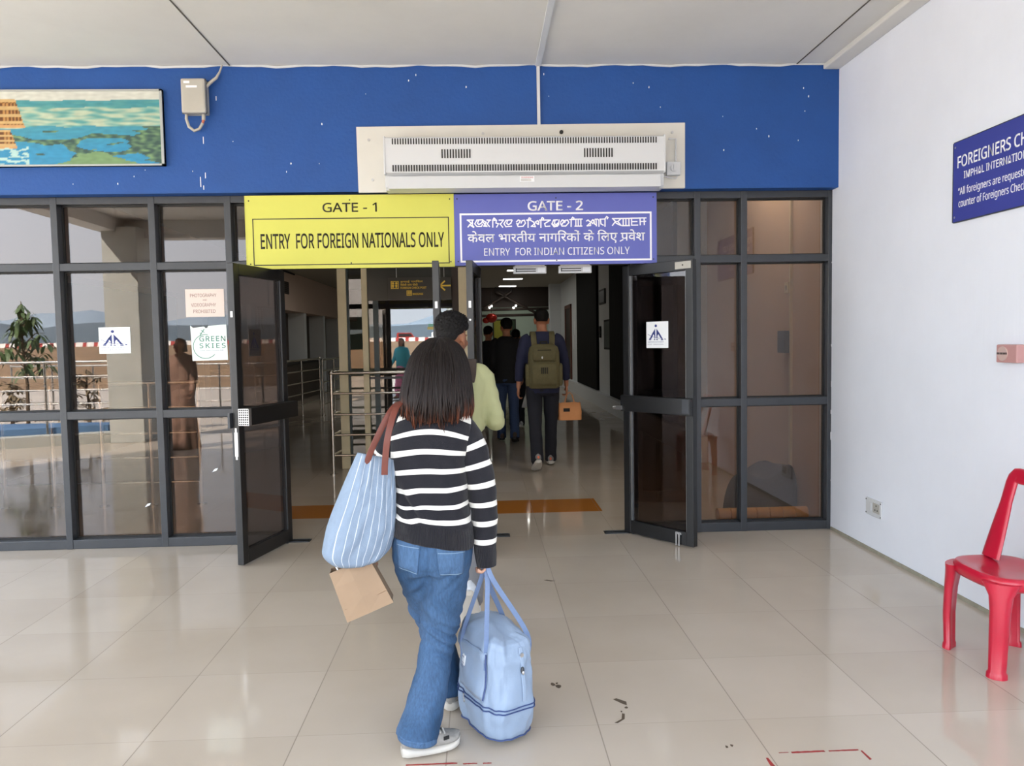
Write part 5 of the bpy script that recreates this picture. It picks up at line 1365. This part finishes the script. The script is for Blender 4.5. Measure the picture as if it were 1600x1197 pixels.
# ------------------------------------------------------------------ her bags
def tote_mat():
    m = mat('striped_blue_canvas', rgb(130, 148, 170), .85, var=.06, vscale=40, bump=.2, bscale=300); nt = m.node_tree; p = nt.nodes['Principled BSDF']; L = nt.links.new
    src = p.inputs['Base Color'].links[0].from_socket
    a = N(nt, 'ShaderNodeAttribute', attribute_name='st'); s_ = N(nt, 'ShaderNodeSeparateXYZ'); L(a.outputs['Vector'], s_.inputs[0])
    fr = N(nt, 'ShaderNodeMath', operation='FRACT'); L(s_.outputs['X'], fr.inputs[0])
    lt = N(nt, 'ShaderNodeMath', operation='LESS_THAN', inp={1: .10}); L(fr.outputs[0], lt.inputs[0])
    mx = N(nt, 'ShaderNodeMix', data_type='RGBA'); mx.inputs['B'].default_value = rgb(196, 204, 214); L(lt.outputs[0], mx.inputs['Factor']); L(src, mx.inputs['A']); L(mx.outputs['Result'], p.inputs['Base Color'])
    return m
T0 = V(-.45, -3.03, .715)
tote = thing('tote_bag', 'pale blue pinstriped tote bag with brown leather straps on the shoulder', 'bag', T0)
u = V(.86, .50, 0).normalized(); nrm = V(.50, -.86, 0).normalized()
def toteC(t):                                                # t 0 top .. 1 bottom: centre, half width, half depth
    x = -.372+t*(-.455+.372)+.0; hw = .064+.058*min(1, t*1.5)**.9 if t < .85 else .122-.05*((t-.85)/.15)**2
    hd = .028+.050*math.sin(min(1, t*1.1)*PI*.75); z = 1.085-.372*t
    return V(x, -3.02-.01*t, z), hw, hd
tb3 = MB(); tb3.st = []; rings = []
for i in range(45):
    t = i/44; c, hw, hd = toteC(t); rg_ = []
    if t > .93: hd *= math.sqrt(max(.05, 1-((t-.93)/.075)**2))
    for j, (x, y) in enumerate(sup(1, 1, 80, 2.6)):
        q = c+u*x*hw+nrm*y*hd; f = .007*mnoise.noise((x*4, y*3, t*5))+.006*mnoise.noise((x*9+t*6, 1, t*7))
        crease = -.009*math.exp(-((x+.2+(t-.75)*1.2)/.10)**2)*math.exp(-((t-.78)/.18)**2)
        q = q+nrm*y*(f+crease); q.z += -.018*x*(1-t)-.035*x*t*0+.012*(x*x-1)*(-t)*(-1)
        rg_.append(q-T0); tb3.st.append((x*4.6+j//40*.37, t, 0))
    rings.append(rg_)
tb3.loft(rings, False, True)
tbo = tb3.build('bag_body', tote_mat(), tote, smooth=True, angle=180, fix=False); md = tbo.modifiers.new('thickness', 'SOLIDIFY'); md.thickness = .003
leather = mat('brown_leather', rgb(104, 50, 38), .5, var=.12, vscale=20)
def ribbon(pts, w, th, m, name, parent, org, side=None):
    P = []
    pts = [Vector(p) for p in pts]
    for j in range(len(pts)-1):
        p0, p1, p2, p3 = pts[max(j-1, 0)], pts[j], pts[j+1], pts[min(j+2, len(pts)-1)]
        for k in range(6):
            f = k/6; P.append(.5*((2*p1)+(p2-p0)*f+(2*p0-5*p1+4*p2-p3)*f*f+(3*p1-p0-3*p2+p3)*f**3))
    P.append(pts[-1]); b = MB(); rings = []
    for i, p in enumerate(P):
        t = (P[min(i+1, len(P)-1)]-P[max(i-1, 0)]).normalized(); e = Vector(side) if side else V(1,0,0); e = (e-t*e.dot(t)).normalized(); nn = t.cross(e)
        rings.append([p+e*x+nn*y-Vector(org) for x, y in sup(w/2, th/2, 10, 4)])
    b.loft(rings); return b.build(name, m, parent, smooth=True, angle=50)
ribbon([(-.405,-3.062,.99), (-.392,-3.066,1.08), (-.352,-3.062,1.17), (-.312,-3.035,1.245), (-.290,-2.965,1.268), (-.300,-2.88,1.235), (-.355,-2.90,1.12), (-.385,-2.95,1.06)], .022, .005, leather, 'strap', tote, T0, (.95,.3,.1))
ribbon([(-.335,-3.085,1.03), (-.330,-3.090,1.09), (-.318,-3.088,1.17), (-.296,-3.045,1.25), (-.272,-2.965,1.272), (-.28,-2.87,1.235), (-.315,-2.87,1.13), (-.34,-2.93,1.05)], .022, .005, leather, 'strap', tote, T0, (.98,.15,0))
# brown paper bag hanging from the left hand
P0 = V(-.42, -2.99, .50)
pbag = thing('paper_bag', 'brown kraft paper bag hanging below the pinstriped tote bag', 'bag', P0)
kraft = mat('kraft_paper', rgb(154, 130, 106), .8, var=.06, vscale=9)
ex = V(.92, .12, .345).normalized(); ez = V(-.30, .0, .954); ez = (ez-ex*ez.dot(ex)).normalized(); ey = ez.cross(ex)
O_ = V(-.4845, -3.035, .503)
K = MB(); rings = []
for t, gus, bul in ((0, 1, 0), (.02, 1, 0), (.35, 1, .006), (.7, .92, .006), (1.0, .80, 0)):
    rg_ = []
    w0, d0, hh_ = .172-.028*t, .090*gus, .185
    for x, y in ((0, 0), (.48, -.02), (1, 0), (.985, .5), (1, 1), (.5, 1.02), (0, 1), (.015, .5)):
        pl_ = (-.35*(1 if y == .5 else 0))*t*.06
        rg_.append(O_+ex*(x*w0+.008*t+(-.02*t if y == .5 and x > .5 else 0))+ey*(y*d0+(bul*(-1 if y < .5 else 1) if 0 < x < 1 else 0))+ez*(t*hh_)-P0)
    rings.append(rg_)
K.loft(rings, True, False)
kb = K.build('bag_body', kraft, pbag, fix=True); md = kb.modifiers.new('thickness', 'SOLIDIFY'); md.thickness = .0015
cr2 = MB()
for a, b_ in (((.01, .045), (.17, .05)), ((.085, .0), (.09, .05)), ((.06, .09), (.10, .14)), ((.03, .12), (.09, .10))):
    cr2.tube([O_+ex*a[0]+ez*a[1]-ey*.001-P0, O_+ex*b_[0]+ez*b_[1]-ey*.001-P0], .0010, 4)
cr2.build('fold_line', mat('kraft_crease', rgb(140, 114, 90), .8), pbag)
MB().tube([p-P0 for p in (O_+ex*.04+ez*.17+ey*.012, O_+ex*.03+ez*.21+ey*.03, V(-.428,-2.90,.700), V(-.432,-2.87,.672), V(-.42,-2.87,.70), O_+ex*.09+ez*.215+ey*.05, O_+ex*.10+ez*.17+ey*.06)], .0035, 7).build('twisted_handle', M['paper'], pbag, smooth=True)

# light blue duffel bag held in the right hand
D0 = V(.030, -2.835, .02)
duf = thing('duffel_bag', 'light blue fabric duffel bag carried low by its long straps', 'bag', D0)
blue_f = mat('light_blue_nylon', rgb(140, 159, 184), .6, var=.05, vscale=9, bump=.18, bscale=35, sheen=.1)
blue_d = mat('dusty_blue_webbing', rgb(112, 133, 170), .6, var=.06, vscale=60); piping = mat('navy_zip', rgb(58, 76, 122), .5)
e1 = V(.50, -.866, 0).normalized(); e2 = V(.866, .50, 0).normalized()
DK = [(0, .120, .070), (.006, .140, .086), (.03, .152, .094), (.09, .166, .103), (.135, .170, .104), (.20, .164, .098), (.27, .156, .090), (.33, .153, .088), (.365, .150, .082), (.385, .143, .072), (.398, .122, .05), (.404, .09, .025)]
def duf_ring(z, a, b, out=0.0, n=72):
    rg_ = []
    for x, y in sup(1, 1, n, 3.6):
        f = .015*mnoise.noise((x*3, y*3, z*9))+.006*mnoise.noise((x*8, y*8, z*16))*min(1, z/.1)
        if z > .30: f += .012*mnoise.noise((x*6, y*5, z*9+4))
        sag = -.020*abs(x)**2*max(0, (z-.30)/.10)+.03*x*max(0, (z-.25)/.15)*-.6
        rg_.append(e1*x*(a+f+out)+e2*y*(b+f+out)+V(0, 0, z+sag))
    return rg_
db_ = MB(); rr2 = []
for p, q in zip(DK[:-1], DK[1:]):
    for k in range(4):
        t = k/4; rr2.append(duf_ring(*[p[i]*(1-t)+q[i]*t for i in range(3)]))
rr2.append(duf_ring(*DK[-1]))
db_.loft(rr2); dufb = db_.build('bag_body', blue_f, duf, smooth=True, angle=180, fix=True)
def band(z0, a, b, r, m, nm):
    P = duf_ring(z0, a, b, .0025, 72); MB().tube(P, r, 6, closed=True).build(nm, m, duf, smooth=True)
band(.118, .1685, .1038, .0028, piping, 'zip'); band(.132, .1698, .1040, .0026, piping, 'zip'); band(.008, .143, .088, .003, piping, 'piping')
zipp = MB().obb(e1*-.05-e2*.108+V(0,0,.118), (.008, .004, .02), e1, e2).ell(e1*-.05-e2*.108+V(0,0,.10), (.004, .003, .008), 8, 6)
zipp.build('zip_pull', M['alu'], duf)
dbv = BVHTree.FromPolygons([v.co for v in dufb.data.vertices], [p.vertices[:] for p in dufb.data.polygons])
def onbag(u0, z, side):                                       # point on the bag skin: side 'L' long face towards the left, 'F' end facing the camera
    if side == 'L': o, d = e1*u0-e2*.5+V(0,0,z), e2
    elif side == 'R': o, d = e1*u0+e2*.5+V(0,0,z), -e2
    else: o, d = e2*u0+e1*.6+V(0,0,z), -e1
    h = dbv.ray_cast(o, d); return (h[0] if h[0] else o+d*.42), d
def bag_patch(nm, u0, u1, z0, z1, side, m, off, n=10, th=.003, taper=0):
    vs = []
    for j in range(n+1):
        for i in range(n+1):
            v = j/n; a0 = u0+taper*v; uu = a0+(u1-a0)*i/n; p, d = onbag(uu, z0+(z1-z0)*v, side)
            edge = min(i, n-i, j, n-j)/n; vs.append(p-d*(off*min(1, .25+edge*5)))
    b = MB().add(vs, [(j*(n+1)+i, j*(n+1)+i+1, (j+1)*(n+1)+i+1, (j+1)*(n+1)+i) for j in range(n) for i in range(n)])
    o = b.build(nm, m, duf, smooth=True, angle=180, fix=False); md = o.modifiers.new('thickness', 'SOLIDIFY'); md.thickness = th; md.offset = 0
    return o
bag_patch('side_pocket', -.10, .095, .150, .325, 'L', blue_f, .010)
pc = [onbag(.095, z, 'L') for z in (.155, .20, .25, .30, .322)]
MB().tube([p-d*.006 for p, d in pc], .003, 6).build('pocket_piping', piping, duf, smooth=True)
lbo = bag_patch('brand_patch', -.075, -.030, .225, .285, 'L', M['paper'], .014, 4, .0015)
tl = MB()
for i, (z, w_) in enumerate(((.268, .022), (.247, .026), (.240, .022), (.233, .026))):
    for k in range(6):
        p, d = onbag(-.064+w_*k/6, z, 'L'); tl.obb(p-d*.0162, (w_/7, .0006, .0022 if i else .004), e1, e2)
tl.build('patch_print', pgrey, lbo)
for u0 in (-.052, .0):
    p, d = onbag(u0+.02, .335, 'F')
st1 = MB(); pp_ = [onbag(.022, z, 'F') for z in (.34, .31, .28, .25, .20, .15)]
ribbon([p-d*.004+D0 for p, d in pp_], .016, .003, blue_f, 'webbing', duf, D0, e2)
p, d = onbag(.022, .315, 'F'); MB().tube([p-d*.006, p-d*.010], .008, 14).build('snap_stud', M['alu'], duf, smooth=True)
p, d = onbag(.018, .262, 'F'); MB().ell(p-d*.008, (.007, .006, .015), 10, 8).build('cord_toggle', M['frame'], duf, smooth=True)
p, d = onbag(.018, .255, 'F'); MB().ell(p-d*.012, (.005, .004, .008), 8, 6).build('toggle_tip', M['alu'], duf, smooth=True)
hand_p = V(.006, -2.935, .662)
for sgn_, nm in ((-1, 'L'), (1, 'R')):
    a0, d0 = onbag(.085, .26, nm); a1, d1_ = onbag(.085, .355, nm); b0, _ = onbag(-.075, .26, nm); b1, _ = onbag(-.075, .355, nm)
    k = 0.010*sgn_
    ribbon([a0-d0*.004+D0, a1-d0*.008+D0, hand_p+V(k+.012, -.012, -.05), hand_p+V(k*.6, -.012, .012), hand_p+V(k*.6, .012, .012), hand_p+V(k-.01, .012, -.05), b1-d0*.008+D0, b0-d0*.004+D0], .019, .004, blue_d, 'handle', duf, D0, (.9, .35, 0))

# ------------------------------------------------------------------ the other travellers
dark_skin = skin('brown', rgb(138, 92, 68)); mid_skin = skin('tan', rgb(176, 122, 94))
black_hair = mat('black_hair', rgb(17, 15, 15), .6, spec=.25, bump=.5, bscale=160)
olive_shirt = mat('pale_olive_cotton', rgb(172, 174, 130), .8, var=.04, bump=.1, bscale=200)
white_sole = snk_s
Jg = fk(1.615, ((22, 6), (-22, 42)), ((10, 9, 60), (3, 15, 88)), .02, .93, head_yaw=30, head_pitch=-4)
gm_ = figure('person in pale olive shirt walking just ahead of the striped sweater', (-.148, -1.62, 0), 0, Jg, dark_skin, olive_shirt, mat('grey_trousers', rgb(120, 122, 128), .8), black_hair, mat('white_blue_sneaker', rgb(206, 214, 224), .6, var=.1, vscale=30), white_sole, voxel=.009, sleeve=.80, fold=.009, hair_fn=short_hair(1, seed=4, top=1.35), face=True, curl=.8)
def backpack(lab, root, J, m, w, h, d, z0, loc_rz, detail=False, name='backpack'):
    """worn on the back: main bag, front pocket, flap, straps"""
    L_, rz = loc_rz; s = J['s']; t = thing(name, lab, 'backpack', L_, rz)
    yb = J['chest'].y-.125*s
    c = V(J['neck'].x, yb-d/2, z0)
    b = MB(); b.loft([ring(c+V(0, 0, z*h), w/2*k, d/2*k2, 32, 3.2) for z, k, k2 in ((0, .80, .6), (.03, .95, .9), (.12, 1, 1), (.5, 1, 1), (.80, .97, .92), (.93, .88, .75), (1.0, .62, .4))])
    bo = b.build('bag_body', m, t, smooth=True, angle=60)
    if detail:
        MB().loft([ring(c+V(0, -d*.5, .08*h+z*h*.50), w*.40*k, .035*k2, 28, 3.4) for z, k, k2 in ((0, .85, .5), (.06, 1, 1), (.9, 1, 1), (1, .92, .5))]).build('front_pocket', m, t, smooth=True, angle=60)
        MB().loft([ring(c+V(0, -d*.46, .62*h+z*h*.30), w*.36*k, .034*k2, 28, 3.4) for z, k, k2 in ((0, .9, .6), (.08, 1, 1), (.85, 1, .9), (1, .88, .4))]).build('upper_pocket', m, t, smooth=True, angle=60)
        dk_ = mat('dark_olive_webbing', rgb(44, 42, 28), .8)
        g = MB()
        for i in range(4): g.box(c.x-.040+i*.021, c.x-.026+i*.021, c.y-d*.5-.039, c.y-d*.5-.034, c.z+.34*h, c.z+.48*h)
        g.build('webbing_patch', dk_, t)
        MB().box(c.x-.075, c.x+.075, c.y-d*.46-.037, c.y-d*.46-.034, c.z+.855*h, c.z+.875*h).build('zip', dk_, t)
        MB().ell((c.x-.025, c.y-d*.46-.038, c.z+.70*h), (.010, .005, .016), 10, 8).build('badge', M['alu'], t)
        for x in (-1, 1): MB().loft([ring(c+V(x*w*.5, .0, .06*h+z*h*.5), .03*k, d*.36*k, 16, 3) for z, k in ((0, .7), (.1, 1), (.9, 1), (1, .7))]).build('side_pocket', m, t, smooth=True, angle=60)
        MB().tube([c+V(-.04, .0, h*.98), c+V(-.035, -.01, h*1.05), c+V(.035, -.01, h*1.05), c+V(.04, .0, h*.98)], .009, 8).build('top_handle', dk_, t, smooth=True)
    for k, x in (('L', -1), ('R', 1)):
        sh = J['sh'+k]; px = J['neck'].x+x*.10*s
        zt = J['neck'].z-.005*s
        ribbon([(px*.9, c.y+d*.35, z0+h*.80), (px, yb+.01, zt-.035*s), (px*1.02, J['neck'].y-.02*s, zt+.030*s), (px*1.03, J['neck'].y+.085*s, zt-.015*s), (px*1.1, J['chest'].y+.148*s, zt-.14*s), (px*1.25, J['chest'].y+.12*s, zt-.30*s), (px*1.5, c.y+d*.4, z0+h*.12)], .062*s, .014, m, 'strap', t, (0,0,0), (1,0,0))
    return t
backpack('dark brown backpack worn over the pale olive shirt', gm_, Jg, mat('dark_brown_canvas', rgb(58, 48, 42),   .8, var=.1, vscale=30), .20, .44, .14, .92, ((-.148, -1.62, 0), 0))
navy_shirt = mat('navy_cotton', rgb(34, 38, 66), .85); navy_tr = mat('dark_navy_trousers', rgb(26, 28, 38), .85)
grey_snk = mat('grey_sneaker', rgb(130, 128, 126), .7); orange = mat('orange_heel', rgb(222, 110, 76), .6)
Jb = fk(1.80, ((-14, 20), (16, 6)), ((-4, 13, 8), (6, 14, 10)), .015, 1.06)
bp_loc = (.705, 3.12, 0)
figure('person in navy shirt with olive backpack walking down the corridor', bp_loc, 0, Jb, mid_skin, navy_shirt, navy_tr, black_hair, grey_snk, white_sole, voxel=.011, sleeve=.86, hair_fn=short_hair(0, seed=2, top=.6), accent=orange, curl=.9, leg_w=1.05)
backpack('olive green military style backpack worn over a navy shirt', None, Jb, mat('olive_canvas', rgb(98, 92, 62), .8, var=.12, vscale=30, bump=.2, bscale=120), .36, .50, .16, .93, (bp_loc, 0), True)
# paper bag in his right hand
hp = V(*bp_loc)+Jb['wrR']+Jb['hdR']*.09
def carry(lab, top, m, w, h, d, dz, rz=0, name='paper_bag', flat=False):
    t = thing(name, lab, 'bag', (top.x, top.y, top.z-dz-h), rz)
    b = MB(); rings = []
    for z, k, g in ((0, 1, 1), (.05, 1.02, 1.02), (.5, 1.03, 1), (1, .96, .55 if not flat else .3)):
        rings.append([V(x*w/2*k+.012*mnoise.noise((x*3, y*3, z*4)), y*d/2*g, z*h+.02*mnoise.noise((x*4, y, 2))*z) for x, y in sup(1, 1, 24, 5 if not flat else 2.6)])
    b.loft(rings, True, False); o = b.build('bag_body', m, t, smooth=True, angle=50); md = o.modifiers.new('thickness', 'SOLIDIFY'); md.thickness = .002
    for y in (-1, 1):
        MB().tube([V(-w*.22, y*d*.22, h*.95), V(-w*.12, y*d*.1, h+dz*.75), V(0, y*.006, h+dz+.004), V(w*.12, y*d*.1, h+dz*.75), V(w*.22, y*d*.22, h*.95)], .004, 6).build('handle', m, t, smooth=True)
    return t
pbg = carry('small brown paper carrier bag hanging beside the olive backpack wearer', hp+V(.03, 0, 0), mat('orange_kraft', rgb(214, 150, 98), .75, var=.05), .27, .20, .13, .12, .1)
MB().box(-.085, -.01, -.0665, -.0655, .10, .14).build('printed_logo', M['dark'], pbg)
jeans2 = mat('dark_blue_jeans', rgb(48, 66, 98), .85, var=.15, vscale=60); black_cloth = mat('black_cotton', rgb(20, 20, 23), .85); brown_shoe = mat('brown_shoe', rgb(70, 54, 42), .6)
Jj = fk(1.74, ((10, 6), (-10, 14)), ((-2, 6, 60), (4, 8, 20)), .02, 1.0, head_yaw=-14)
figure('person in black jacket and blue jeans walking along the corridor', (.375, 5.45, 0), 0, Jj, mid_skin, black_cloth, jeans2, black_hair, brown_shoe, M['dark'], voxel=.012, hair_fn=short_hair(.5, seed=3, top=1.1), leg_w=1.05, belly=.03)
Jc = fk(1.68, ((12, 5), (-12, 18)), ((10, 8, 70), (4, 8, 40)), .02, 1.0, head_yaw=20)
figure('person in black half hidden between gate post and black jacket', (.135, 7.3, 0), 0, Jc, mid_skin, black_cloth, navy_tr, black_hair, grey_snk, white_sole, voxel=.013, hair_fn=short_hair(0, seed=5, top=.9))
Jd = fk(1.62, ((-14, 18), (14, 6)), ((0, 10, 10), (2, 8, 10)), .02, .95)
dl = (.585, 7.1, 0)
figure('person in black trousers and white sneakers, mostly hidden by the others', dl, 0, Jd, mid_skin, black_cloth, navy_tr, black_hair, mat('white_sneaker', rgb(200, 204, 206), .6), white_sole, voxel=.013, hair_fn=short_hair(0, seed=6, top=.9))
carry('white carrier bag hanging between the black jacket and the olive backpack', V(*dl)+Jd['wrR']+Jd['hdR']*.08, M['paper'], .26, .32, .10, .10, 0, 'carrier_bag', True)
# seen reflected in the glass only: they stand behind and left of the camera
shawl = mat('brown_black_shawl', rgb(128, 100, 86), .9, var=.45, vscale=14); darkcl = mat('black_salwar', rgb(34, 34, 42), .85)
Jr = fk(1.56, ((4, 2), (-3, 2)), ((8, 10, 35), (4, 10, 20)), .0, .98, head_yaw=-18)
figure('person in brown patterned shawl reflected in the glass panels', (-4.30, -5.36, 0), .12, Jr, mid_skin, shawl, darkcl, black_hair, mat('tan_sandal', rgb(176, 128, 90), .6), brown_shoe, voxel=.012, hair_fn=long_hair(.10), face=True, skirt=(shawl, 1.5), leg_w=1.15, bulk=1.15)
Jt = fk(1.55, ((12, 5), (-12, 16)), ((12, 12, 30), (-10, 10, 20)), .02, .95)
figure('person in teal kurta reflected in the inner glass partition', (-2.05, -7.6, 0), .5, Jt, mid_skin, mat('teal_cotton', rgb(60, 160, 170), .8), mat('pink_floral_cotton', rgb(206, 110, 140), .8, var=.4, vscale=40), black_hair, mat('tan_sandal', rgb(176, 128, 90), .6), brown_shoe, voxel=.012, hair_fn=long_hair(.16), face=True, skirt=(mat('pink_floral_print', rgb(214, 120, 150), .8, var=.5, vscale=45), 1.2))
